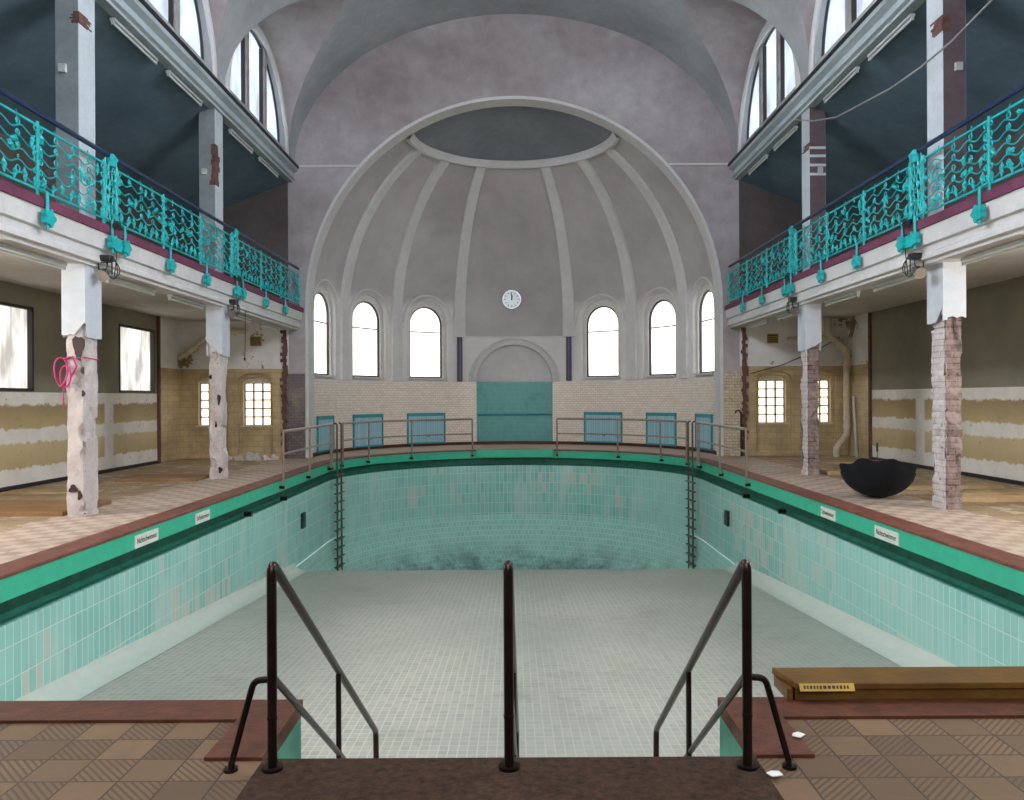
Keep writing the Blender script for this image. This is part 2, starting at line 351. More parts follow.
class MB:
    def __init__(s): s.v = []; s.f = []; s.uv = []; s.mi = []
    def face(s, pts, uvs=None, mi=0):
        i = len(s.v); s.v += [tuple(p) for p in pts]; s.f.append(tuple(range(i, i + len(pts)))); s.uv.append(uvs); s.mi.append(mi)
    def grid(s, fn, nu, nv, uvfn=None, mi=0, wrap=False):
        i0 = len(s.v)
        for a in range(nu + 1):
            for b in range(nv + 1): s.v.append(tuple(fn(a / nu, b / nv)))
        for a in range(nu):
            for b in range(nv):
                q = [(a, b), (a + 1, b), (a + 1, b + 1), (a, b + 1)]
                s.f.append(tuple(i0 + x * (nv + 1) + y for x, y in q))
                s.uv.append([uvfn(x / nu, y / nv) for x, y in q] if uvfn else None); s.mi.append(mi)
        return s
    def box(s, x0, x1, y0, y1, z0, z1, mi=0, mat=None):
        P = [Vector(p) for p in ((x0, y0, z0), (x1, y0, z0), (x1, y1, z0), (x0, y1, z0), (x0, y0, z1), (x1, y0, z1), (x1, y1, z1), (x0, y1, z1))]
        if mat is not None: P = [mat @ p for p in P]
        i = len(s.v); s.v += [tuple(p) for p in P]
        for q in ((3, 2, 1, 0), (4, 5, 6, 7), (0, 1, 5, 4), (1, 2, 6, 5), (2, 3, 7, 6), (3, 0, 4, 7)):
            s.f.append(tuple(i + k for k in q)); s.uv.append(None); s.mi.append(mi)
        return s
    def tube(s, pts, r, seg=8, closed=False, cap=True, mi=0):
        pts = [Vector(p) for p in pts]; n = len(pts); i0 = len(s.v)
        rr = r if isinstance(r, (list, tuple)) else [r] * n
        prev = None
        for k, p in enumerate(pts):
            a = pts[(k - 1) % n] if (closed or k > 0) else p
            b = pts[(k + 1) % n] if (closed or k < n - 1) else p
            t = (b - a).normalized()
            if prev is None:
                up = Vector((0, 0, 1)) if abs(t.z) < .9 else Vector((1, 0, 0))
                u = t.cross(up).normalized()
            else:
                u = (prev - t * prev.dot(t)).normalized()
            prev = u; w = t.cross(u)
            # widen at bends
            for q in range(seg):
                an = 2 * pi * q / seg
                s.v.append(tuple(p + (u * cos(an) + w * sin(an)) * rr[k]))
        m = n if closed else n - 1
        for k in range(m):
            for q in range(seg):
                a = i0 + k * seg + q; b = i0 + k * seg + (q + 1) % seg
                c = i0 + ((k + 1) % n) * seg + (q + 1) % seg; d = i0 + ((k + 1) % n) * seg + q
                s.f.append((a, b, c, d)); s.uv.append(None); s.mi.append(mi)
        if cap and not closed:
            s.f.append(tuple(i0 + q for q in range(seg))[::-1]); s.uv.append(None); s.mi.append(mi)
            s.f.append(tuple(i0 + (n - 1) * seg + q for q in range(seg))); s.uv.append(None); s.mi.append(mi)
        return s
    def prism(s, poly, axis, d0, d1, mi=0, caps=True):
        # poly: 2D points; axis 'x': (y,z), 'y': (x,z), 'z': (x,y)
        def mk(p, d): return {'x': (d, p[0], p[1]), 'y': (p[0], d, p[1]), 'z': (p[0], p[1], d)}[axis]
        n = len(poly); i = len(s.v)
        s.v += [mk(p, d0) for p in poly] + [mk(p, d1) for p in poly]
        for k in range(n):
            s.f.append((i + k, i + (k + 1) % n, i + n + (k + 1) % n, i + n + k)); s.uv.append(None); s.mi.append(mi)
        if caps:
            s.f.append(tuple(i + k for k in range(n))[::-1]); s.uv.append(None); s.mi.append(mi)
            s.f.append(tuple(i + n + k for k in range(n))); s.uv.append(None); s.mi.append(mi)
        return s
    def lathe(s, prof, c, a0=0, a1=2 * pi, seg=24, mi=0):
        # prof: (r, z) about the vertical axis at c
        full = abs(a1 - a0 - 2 * pi) < 1e-6
        s.grid(lambda u, v: (c[0] + prof[round(v * (len(prof) - 1))][0] * sin(a0 + (a1 - a0) * u), c[1] + prof[round(v * (len(prof) - 1))][0] * cos(a0 + (a1 - a0) * u), c[2] + prof[round(v * (len(prof) - 1))][1]), seg, len(prof) - 1, mi=mi)
        return s
    def build(s, name, mat=None, parent=None, smooth=False, merge=True, angle=35, bevel=0, normals=True):
        off = root_loc(parent)
        me = bpy.data.meshes.new(name)
        vs = [tuple(Vector(v) - off) for v in s.v]
        me.from_pydata(vs, [], s.f); me.update()
        uvl = me.uv_layers.new(name='uv')
        for p in me.polygons:
            uvs = s.uv[p.index]
            if uvs:
                for li, u in zip(p.loop_indices, uvs): uvl.data[li].uv = u
            else:
                n = p.normal; ax, ay, az = abs(n.x), abs(n.y), abs(n.z)
                for li in p.loop_indices:
                    w = s.v[me.loops[li].vertex_index]
                    uvl.data[li].uv = (w[0], w[1]) if (az >= ax and az >= ay) else ((w[1], w[2]) if ax >= ay else (w[0], w[2]))
            p.material_index = s.mi[p.index]
        for m in (mat if isinstance(mat, (list, tuple)) else [mat]):
            if m is not None: me.materials.append(m)
        bm = bmesh.new(); bm.from_mesh(me)
        if merge: bmesh.ops.remove_doubles(bm, verts=bm.verts, dist=1e-5)
        if normals: bmesh.ops.recalc_face_normals(bm, faces=bm.faces)
        if bevel: bmesh.ops.bevel(bm, geom=[e for e in bm.edges if e.calc_face_angle(0) > .5], offset=bevel, segments=1, affect='EDGES')
        bm.to_mesh(me); bm.free()
        if smooth:
            me.shade_smooth(); me.set_sharp_from_angle(angle=radians(angle))
        o = bpy.data.objects.new(name, me); C.objects.link(o)
        if parent is not None: o.parent = parent
        return o

def thing(name, label, cat, loc=(0, 0, 0), group=None, kind=None):
    o = bpy.data.objects.new(name, None); C.objects.link(o); o.location = loc; o.empty_display_size = .1
    o['label'] = label; o['category'] = cat
    if group: o['group'] = group
    if kind: o['kind'] = kind
    return o
def tag(o, label, cat, group=None):
    o['label'] = label; o['category'] = cat
    if group: o['group'] = group
    return o
def struct(o, label=None):
    o['kind'] = 'structure'
    if label: o['label'] = label
    return o
def copy_tree(o, parent=None):
    c = o.copy(); C.objects.link(c); c.parent = parent
    for ch in list(o.children): copy_tree(ch, c)
    return c

def cut(obj, cutters):
    for cu in cutters:
        md = obj.modifiers.new('cut', 'BOOLEAN'); md.operation = 'DIFFERENCE'; md.object = cu; md.solver = 'EXACT'; md.material_mode = 'TRANSFER'
    dg = bpy.context.evaluated_depsgraph_get(); dg.update()
    me = bpy.data.meshes.new_from_object(obj.evaluated_get(dg))
    obj.modifiers.clear(); obj.data = me
    for cu in cutters: bpy.data.objects.remove(cu, do_unlink=True)
    # box-projected metre UVs
    uvl = me.uv_layers[0] if me.uv_layers else me.uv_layers.new(name='uv')
    for p in me.polygons:
        n = p.normal; ax, ay, az = abs(n.x), abs(n.y), abs(n.z)
        for li in p.loop_indices:
            w = me.vertices[me.loops[li].vertex_index].co
            uvl.data[li].uv = (w[0], w[1]) if (az >= ax and az >= ay) else ((w[1], w[2]) if ax >= ay else (w[0], w[2]))
    return obj

def arch2(cx, z0, zt, w, seg=16, flat=None):
    # outline of an arched opening: half width w, sill z0, top zt; flat = rise of a segmental head
    rise = w if flat is None else flat
    zs = zt - rise
    pts = [(cx - w, z0), (cx + w, z0)]
    pts += [(cx + w * cos(pi * k / seg), zs + rise * sin(pi * k / seg)) for k in range(seg + 1)]
    return pts

# ================= SETTING =================
PX = 5.70            # nave side plane
ZC = 7.65            # spring of the vault
YE = 21.0            # end wall plane
Y0 = -3.9            # rear of the hall
R_A, AC, ZS = 5.45, 21.5, 4.0     # apse radius, centre, springing

# --- floors
fb = MB()
for sx in (-1, 1):
    fb.box(min(sx * 4.82, sx * 9.0), max(sx * 4.82, sx * 9.0), 4.09, 19.3, -.3, 0)
def ring(u, v):
    a = -pi / 2 + pi * u; r = 4.82 + v * 4.6
    return (r * sin(a), 19.3 + r * cos(a), 0)
fb.grid(ring, 48, 4)
struct(fb.build('floor', M['deck'], merge=False, normals=False), 'pale tiled pool surround')
ff = MB()
ff.box(-9, -1.335, Y0, 3.84, -.3, 0); ff.box(1.25, 9, Y0, 3.84, -.3, 0); ff.box(-1.335, 1.25, Y0, 3.43, -.3, 0)
for sx in (-1, 1): ff.box(min(sx * 4.84, sx * 9), max(sx * 4.84, sx * 9), 3.84, 4.09, -.3, 0)
struct(ff.build('floor_front', M['front'], normals=False), 'brown checkered stoneware tiles at the pool head')

# --- end wall with the apse arch
w = MB(); w.box(-5.92, 5.92, YE, AC, -.1, 12.0)
wall = w.build('wall_end', M['tymp'])
cu = MB(); cu.prism([(-R_A, -1), (R_A, -1)] + [(R_A * cos(pi * k / 64), ZS + R_A * sin(pi * k / 64)) for k in range(65)], 'y', YE - .3, AC + .3)
cut(wall, [cu.build('cutter')]); struct(wall, 'mauve plaster end wall above the apse arch')
# pale arris band round the arch
ab = MB()
def arch_path(r, n=64):
    P = [(-r, 0), (-r, 2), ] + [(-r * cos(pi * k / n), ZS + r * sin(pi * k / n)) for k in range(n + 1)] + [(r, 2), (r, 0)]
    return P
Po, Pi = arch_path(R_A + .03), arch_path(R_A - .05)
for k in range(len(Po) - 1):
    a, b, c, d = Po[k], Po[k + 1], Pi[k + 1], Pi[k]
    ab.face([(a[0], YE - .015, a[1]), (b[0], YE - .015, b[1]), (c[0], YE - .015, c[1]), (d[0], YE - .015, d[1])])
    ab.face([(d[0], YE - .015, d[1]), (c[0], YE - .015, c[1]), (c[0], AC + .02, c[1]), (d[0], AC + .02, d[1])])
    ab.face([(a[0], YE - .015, a[1]), (b[0], YE - .015, b[1]), (b[0], YE + .02, b[1]), (a[0], YE + .02, a[1])])
struct(ab.build('trim_1', M['rib'], smooth=True), 'pale soffit of the apse arch')
st = MB()
for sx in (-1, 1):
    st.box(min(sx * 4.06, sx * 5.72), max(sx * 4.06, sx * 5.72), YE - .04, YE + .01, 7.63, 7.68)
struct(st.build('trim_2', M['rib']), 'thin string course on the end wall')

# --- apse shell: cylinder + half dome, cut by six windows and a niche
N_D = 36; PH = radians(59.3)
ins = [(R_A, -.1), (R_A, 2.0), (R_A, ZS)] + [(R_A * cos(pi / 2 * k / N_D), ZS + R_A * sin(pi / 2 * k / N_D)) for k in range(1, N_D)] + [(.0, ZS + R_A)]
outs = [(.0, ZS + R_A + .6)] + [((R_A + .6) * cos(pi / 2 * k / 12), ZS + (R_A + .6) * sin(pi / 2 * k / 12)) for k in range(11, -1, -1)] + [(R_A + .6, -.1)]
prof = ins + outs
sh = MB()
nseg = 96
def P3(r, z, a): return (r * sin(a), AC + r * cos(a), z)
for k in range(nseg):
    a0, a1 = -pi / 2 + pi * k / nseg, -pi / 2 + pi * (k + 1) / nseg
    for j in range(len(prof)):
        p, q = prof[j], prof[(j + 1) % len(prof)]
        if p[0] == 0 and q[0] == 0: continue
        pts = [P3(*p, a0), P3(*p, a1), P3(*q, a1), P3(*q, a0)]
        if p[0] == 0: pts = [pts[0], pts[2], pts[3]]
        elif q[0] == 0: pts = [pts[0], pts[1], pts[2]]
        zz = (p[1] + q[1]) / 2
        sh.face(pts, mi=1 if zz > ZS + R_A * sin(PH) and j < len(ins) else 0)
for a in (-pi / 2, pi / 2): sh.face([P3(*p, a) for p in prof])
apse = sh.build('wall_apse', [M['dome'], M['cap']])
WIN = [-79.5, -55.5, -31.6, 31.6, 55.5, 79.5]
cuts = []
for d in WIN:
    th = radians(d)
    Mx = Matrix.Translation((0, AC, 0)) @ Matrix.Rotation(-th, 4, 'Z')
    for wd, z0, zt, r0, r1 in ((.72, 2.12, 4.74, R_A - 2.4, R_A + .05), (.59, 2.22, 4.56, R_A - 2.4, R_A + .8)):
        c = MB(); c.prism(arch2(0, z0, zt, wd), 'y', r0, r1)
        c.v = [tuple(Mx @ Vector(p)) for p in c.v]
        cuts.append(c.build('cutter', M['rib']))
c = MB(); c.prism(arch2(0, 1.98, 3.52, 1.46, 24), 'y', AC + 4.0, AC + R_A + .03); cuts.append(c.build('cutter', M['rib']))
c = MB(); c.prism(arch2(0, -.05, 3.36, 1.28, 24), 'y', AC + 4.0, AC + R_A + .25); cuts.append(c.build('cutter', M['rib']))
cut(apse, cuts)
apse.data.shade_smooth(); apse.data.set_sharp_from_angle(angle=radians(25))
struct(apse, 'ribbed half dome of the apse')

# lower wall lining: white-ish band around windows, cream tile wainscot with niche gap
def arc_strip(r, z0, z1, d0, d1, seg, mb, thick=.02, flip=False):
    a0, a1 = radians(d0), radians(d1)
    f = lambda u, v: P3(r, z0 + (z1 - z0) * v, a0 + (a1 - a0) * u)
    uvf = lambda u, v: ((a0 + (a1 - a0) * u) * r, z0 + (z1 - z0) * v)
    mb.grid(f, seg, 1, uvf)
    for zz in (z0, z1):
        mb.grid(lambda u, v: P3(r + thick * v, zz, a0 + (a1 - a0) * u), seg, 1)
    for aa in (a0, a1): mb.face([P3(r, z0, aa), P3(r + thick, z0, aa), P3(r + thick, z1, aa), P3(r, z1, aa)])
wn = MB()
arc_strip(R_A - .03, 0, 2.09, -91.5, -13.6, 48, wn, .04); arc_strip(R_A - .03, 0, 2.09, 13.6, 91.5, 48, wn, .04)
struct(wn.build('wall_apse_wainscot', M['wains'], merge=False, normals=False), 'cream tile wainscot round the apse')
bb = MB(); arc_strip(R_A - .06, 0, .10, -91, 91, 64, bb, .05)
struct(bb.build('baseboard_apse', M['curb'], merge=False, normals=False), 'red brown skirting')
# pale lining between wainscot and springing
ln = MB()
arc_strip(R_A - .015, 3.56, 3.62, -19.6, 19.6, 16, ln, .03)
struct(ln.build('trim_3', M['rib'], merge=False, normals=False), 'pale plaster between the apse windows')
# ribs
def dome_pt(a, s_, r):      # s_: metres up along the meridian from z=2.1
    if s_ < ZS - 2.1: return P3(r, 2.1 + s_, a)
    f = (s_ - (ZS - 2.1)) / R_A
    return P3(r * cos(f), ZS + r * sin(f), a)
LT = (ZS - 2.1) + R_A * PH
rb = MB()
for d in (-67.5, -43.6, -19.6, 19.6, 43.6, 67.5):
    ac = radians(d); s0 = 1.48 if abs(d) < 25 else 0.0; n = 40
    def ribp(u, v, off=0):
        s_ = s0 + (LT - s0) * u
        f = max(0, (s_ - (ZS - 2.1)) / R_A); hw = .195 - .05 * u
        rr = R_A * max(cos(f), .2)
        prof_ = [(-hw - .02, .02), (-hw, -.09), (hw, -.09), (hw + .02, .02)][round(v * 3)]
        return dome_pt(ac + prof_[0] / rr, s_, R_A + prof_[1])
    rb.grid(ribp, n, 3)
    rb.face([ribp(0, k / 3) for k in range(4)])
struct(rb.build('trim_4', M['rib'], smooth=True, angle=30), 'raised ribs of the half dome')
rg = MB()
rr0 = R_A * cos(PH); zz0 = ZS + R_A * sin(PH)
ringp = [(rr0 + .10, zz0 - .16), (rr0 + .0, zz0 - .17), (rr0 - .06, zz0 - .07), (rr0 - .1, zz0 + .02), (rr0 - .02, zz0 + .1)]
rg.grid(lambda u, v: P3(*ringp[round(v * 4)], -pi / 2 + pi * u), 64, 4)
struct(rg.build('trim_5', M['rib'], smooth=True), 'ring moulding below the crown of the dome')
# arched mouldings round apse windows
hm = MB()
for d in WIN:
    th = radians(d); Mx = Matrix.Translation((0, AC, 0)) @ Matrix.Rotation(-th, 4, 'Z')
    n = 20
    pth = [Mx @ Vector((.88 * cos(pi * k / n), R_A, 3.98 + .92 * sin(pi * k / n))) for k in range(n + 1)]
    # keep the hood on the curving shell
    q = []
    for p in pth:
        h = p.z - ZS; rad = sqrt(max(R_A ** 2 - max(h, 0) ** 2, 0)) - .02
        v = Vector((p.x, p.y - AC)); v = v.normalized() * rad
        q.append((v.x, AC + v.y, p.z))
    hm.tube(q, .03, 6)
n = 28
hm.tube([(1.50 * cos(pi * k / n), AC + sqrt(R_A ** 2 - (1.50 * cos(pi * k / n)) ** 2) - .01, 2.09 + 1.46 * sin(pi * k / n)) for k in range(n + 1)], .04, 6)
struct(hm.build('trim_6', M['rib'], smooth=True), 'hood mouldings over the apse windows')

# apse windows
for k, d in enumerate(WIN):
    th = radians(d); Mx = Matrix.Translation((0, AC, 0)) @ Matrix.Rotation(-th, 4, 'Z')
    base = Mx @ Vector((0, R_A + .22, 2.22))
    t = thing('window_%d' % (k + 1), 'arched apse window with thin dark frame', 'window', base, kind='structure'); del t['category']
    yf = R_A + .13
    o = arch2(0, 2.23, 4.55, .585, 24); i_ = arch2(0, 2.27, 4.51, .545, 24)
    m = MB()
    for a in range(len(o)):
        b = (a + 1) % len(o)
        for y_ in (yf - .03, yf + .03): m.face([(o[a][0], y_, o[a][1]), (o[b][0], y_, o[b][1]), (i_[b][0], y_, i_[b][1]), (i_[a][0], y_, i_[a][1])])
        m.face([(i_[a][0], yf - .03, i_[a][1]), (i_[b][0], yf - .03, i_[b][1]), (i_[b][0], yf + .03, i_[b][1]), (i_[a][0], yf + .03, i_[a][1])])
    m.v = [tuple(Mx @ Vector(p)) for p in m.v]; m.build('window_frame', M['frame'], t)
    m = MB(); m.box(-.52, .52, yf - .015, yf + .015, 3.70, 3.74); m.v = [tuple(Mx @ Vector(p)) for p in m.v]; m.build('transom', M['framew'], t)
    m = MB(); m.prism(arch2(0, 2.27, 4.52, .55, 24), 'y', yf + .03, yf + .04); m.v = [tuple(Mx @ Vector(p)) for p in m.v]; m.build('pane', M['p_apse'], t)
    m = MB(); m.box(-.62, .62, R_A - .06, R_A + .2, 2.17, 2.225); m.v = [tuple(Mx @ Vector(p)) for p in m.v]; m.build('window_sill', M['rib'], t)

SIDE_W = {-1: ((17.7, 19.45), (12.75, 14.55), (7.8, 9.6), (2.9, 4.7)), 1: ((7.8, 9.6), (2.9, 4.7))}  # right-hand pair added out of view to light the aisle
# --- side aisles under the galleries
for sx, side in ((-1, 'left'), (1, 'right')):
    X = lambda a, b: (min(sx * a, sx * b), max(sx * a, sx * b))
    # outer wall
    w = MB(); w.box(*X(8.75, 9.05), Y0, 19.65, -.05, 3.75)
    wl = w.build('wall_%s' % side, M['band'])
    if True:
        cs = []
        for (a, b) in SIDE_W[sx]:
            c = MB(); c.box(*X(8.5, 9.3), a, b, 1.72, 3.24); cs.append(c.build('cutter'))
        cut(wl, cs)
    struct(wl, 'stripped side wall with tan and white bands')
    w = MB(); w.box(*X(8.75, 9.05), 19.65, YE + .1, -.05, 3.75)
    struct(w.build('wall_%s_return' % side, M['endw']), 'tan tiled return of the side wall')
    w = MB(); w.box(*X(8.70, 8.76), 19.58, 19.68, 0, 3.6)
    struct(w.build('trim_%d' % (7 if sx < 0 else 8), M['scar']), 'broken dark edge of the tiling')
    w = MB(); w.box(*X(8.70, 8.76), Y0, 19.55, 0, .07)
    struct(w.build('baseboard_%s' % side, M['darkline']), 'dark skirting')
    # end wall of the aisle with two windows
    w = MB(); w.box(*X(5.92, 9.05), YE, YE + .35, -.05, 3.75)
    we = w.build('wall_%s_end' % side, M['endw'])
    cs = []
    for cx in (6.80, 7.98):
        c = MB(); c.prism(arch2(sx * cx, .86, 2.14, .36, 12, .16), 'y', YE - .2, YE + .6); cs.append(c.build('cutter'))
        c = MB(); c.prism(arch2(sx * cx, .08, 2.24, .46, 12, .2), 'y', YE - .2, YE + .10); cs.append(c.build('cutter'))
    cut(we, cs); struct(we, 'aisle end wall, tan tile below white plaster')
    for j, cx in enumerate((6.80, 7.98)):
        t = thing('window_%d' % ((7 if sx < 0 else 9) + j), 'small barred window in the tan tiled end wall', 'window', (sx * cx, YE + .2, .86), kind='structure'); del t['category']
        m = MB(); m.prism(arch2(sx * cx, .86, 2.14, .37, 12, .16), 'y', YE + .28, YE + .29); m.build('pane', M['p_end'], t)
        m = MB(); m.box(sx * cx - .36, sx * cx + .36, YE + .2, YE + .26, 1.98, 2.14)
        m.build('window_head', M['pipe'], t)
        m = MB()
        for q in (-.355, -.12, .12, .355): m.box(sx * cx + q - .02, sx * cx + q + .02, YE + .22, YE + .27, .86, 2.0)
        for q in range(6): m.box(sx * cx - .36, sx * cx + .36, YE + .22, YE + .27, .86 + q * .224 - .017, .86 + q * .224 + .017)
        m.build('window_frame', M['iron'], t)
        m = MB(); m.box(sx * cx - .42, sx * cx + .42, YE + .05, YE + .24, .82, .87); m.build('window_sill', M['pipe'], t)
    # soffit slab = gallery floor
    w = MB(); w.box(*X(5.74, 9.05), Y0, YE + .1, 3.60, 3.93)
    struct(w.build('ceiling_%s' % side, M['soffit']), 'aisle ceiling carrying the gallery')
    # downstand beam + stepped fascia
    f = MB(); pf = [(5.66, 3.36), (5.98, 3.36), (5.98, 3.62), (5.74, 3.62), (5.74, 3.93), (5.55, 3.93), (5.55, 3.80), (5.57, 3.60), (5.62, 3.585), (5.62, 3.50), (5.60, 3.47), (5.60, 3.415), (5.66, 3.40)]
    f.prism([(sx * a, b) for a, b in pf], 'y', Y0, YE)
    struct(f.build('trim_%d' % (9 if sx < 0 else 10), M['whitep']), 'stepped white fascia of the gallery')
    f = MB(); f.box(*X(5.52, 5.62), Y0, YE, 3.82, 3.935)
    struct(f.build('trim_%d' % (11 if sx < 0 else 12), M['purple']), 'purple painted gallery edge')
    # gallery above
    w = MB(); w.box(*X(8.75, 9.05), Y0, YE + .1, 3.93, 6.6); struct(w.build('wall_%s_gallery' % side, M['gwall']), 'dark gallery side wall')
    w = MB(); w.box(*X(5.92, 9.05), YE, YE + .35, 3.75, 7.4); struct(w.build('wall_%s_gallery_end' % side, M['gwall']), 'brown gallery end wall')
    w = MB()
    w.face([(sx * 5.9, Y0, 7.26), (sx * 9.0, Y0, 6.02), (sx * 9.0, YE + .1, 6.02), (sx * 5.9, YE + .1, 7.26)])
    w.face([(sx * 5.9, Y0, 7.30), (sx * 9.0, Y0, 6.06), (sx * 9.0, YE + .1, 6.06), (sx * 5.9, YE + .1, 7.30)])
    struct(w.build('ceiling_%s_gallery' % side, M['gceil'], normals=False), 'sloping blue grey gallery ceiling')
    # cornice under the vault
    f = MB(); pf = [(6.2, 7.24), (5.78, 7.24), (5.78, 7.29), (5.72, 7.31), (5.72, 7.40), (5.77, 7.42), (5.77, 7.47), (5.66, 7.52), (5.66, 7.60), (6.2, 7.60)]
    f.prism([(sx * a, b) for a, b in pf], 'y', Y0, YE)
    struct(f.build('trim_%d' % (13 if sx < 0 else 14), M['greyp']), 'pale grey cornice under the vault')
    f = MB(); f.box(*X(5.62, 6.2), Y0, YE, 7.60, 7.655)
    struct(f.build('trim_%d' % (15 if sx < 0 else 16), M['darkline']), 'black strip on the cornice')
    # tiled pier faces beside the apse
    w = MB(); w.box(*X(5.50, 6.06), YE - .03, YE + .02, 0, 2.22)
    struct(w.build('wall_%s_pier' % side, M['pier_dark'] if sx < 0 else M['pier_cream']), 'tiled pier face beside the apse')
    # ragged vertical scar
    w = MB(); n = 40
    for k in range(n):
        z0 = k * 3.36 / n; z1 = (k + 1) * 3.36 / n
        a = 5.96 + random.uniform(-.02, .03); b = 6.10 + random.uniform(-.05, .04)
        w.box(*X(a, b), YE - .045 - random.uniform(0, .02), YE + .02, z0, z1)
    struct(w.build('trim_%d' % (17 if sx < 0 else 18), M['scar']), 'bared brick scar beside the pier')

# rear wall of the hall; its big window is added behind the viewer to light the apse
w = MB(); w.box(-9.05, 9.05, Y0 - .3, Y0, -.3, 12); wr = w.build('wall_rear', M['tymp'])
c = MB(); c.prism(arch2(0, 4.4, 10.2, 3.2, 24, 2.2), 'y', Y0 - .6, Y0 + .3); cut(wr, [c.build('cutter')]); struct(wr)
t = thing('window_30', 'large added rear window, unseen, glowing to light the hall', 'window', (0, Y0 - .15, 4.4), kind='structure'); del t['category']
m = MB(); m.prism(arch2(0, 4.4, 10.2, 3.2, 24, 2.2), 'y', Y0 - .18, Y0 - .16); m.build('pane', M['p_rear'], t)
m = MB()
for q in (-1.6, 0, 1.6): m.box(q - .05, q + .05, Y0 - .15, Y0 - .08, 4.4, 9.5)
for q in (6.2, 8.0): m.box(-3.2, 3.2, Y0 - .15, Y0 - .08, q - .04, q + .04)
m.build('window_frame', M['frame'], t)

# --- vault with lunette penetrations
A_, B_ = 5.75, 3.98; LR = 2.2; HB = 2.45
def zmain(x): return ZC + B_ * sqrt(max(0, 1 - (x / A_) ** 2))
def zcrown(x): return 10.05 + .30 * (A_ - x)
def qf(x): return (zmain(x) - ZC) / (zcrown(x) - ZC)
lo, hi = 0.5, A_
for _ in range(60):
    mid = (lo + hi) / 2
    if qf(mid) > 1: lo = mid
    else: hi = mid
XS = lo
t_s = math.acos(XS / A_)
rows = [t_s * (k / 18) ** 1.15 for k in range(19)]
rows2 = [t_s + (pi / 2 - t_s) * k / 14 for k in range(15)]
def uof(x):
    q = min(1, qf(x)); return LR * sqrt(max(0, 1 - q * q))
BAYS = [18.15 - 4.9 * k for k in range(5)]
va, vc = MB(), MB()
for sx in (-1, 1):
    for cy in BAYS:
        for sy in (-1, 1):
            def fb_(u, v):
                x = A_ * cos(rows[round(u * 18)]); uu = uof(x) if u < 1 else 0
                return (sx * x, cy + sy * (uu + (HB - uu) * v), zmain(x))
            va.grid(fb_, 18, 4)
            def fc_(u, v):
                x = A_ * cos(rows[round(u * 18)]); q = min(1, qf(x)) if u < 1 else 1
                psi0 = math.asin(q); psi = psi0 + (pi / 2 - psi0) * v
                return (sx * x, cy + sy * LR * cos(psi), ZC + (zcrown(x) - ZC) * sin(psi))
            vc.grid(fc_, 18, 12)
        va.grid(lambda u, v: (sx * A_ * cos(rows2[round(u * 14)]), cy - HB + 2 * HB * v, zmain(A_ * cos(rows2[round(u * 14)]))), 14, 8)
    va.grid(lambda u, v: (sx * A_ * cos(pi / 2 * u), 20.6 + (YE - 20.6) * v, zmain(A_ * cos(pi / 2 * u))), 36, 1)
i0 = len(va.v); va.v += vc.v; va.f += [tuple(i + i0 for i in f) for f in vc.f]; va.uv += vc.uv; va.mi += [1] * len(vc.f)
# barrel and penetrations keep a hard groin: merge them separately by angle
vo = va.build('ceiling', [M['vault'], M['tymp']], smooth=True, angle=28)
struct(vo, 'groined plaster vault')

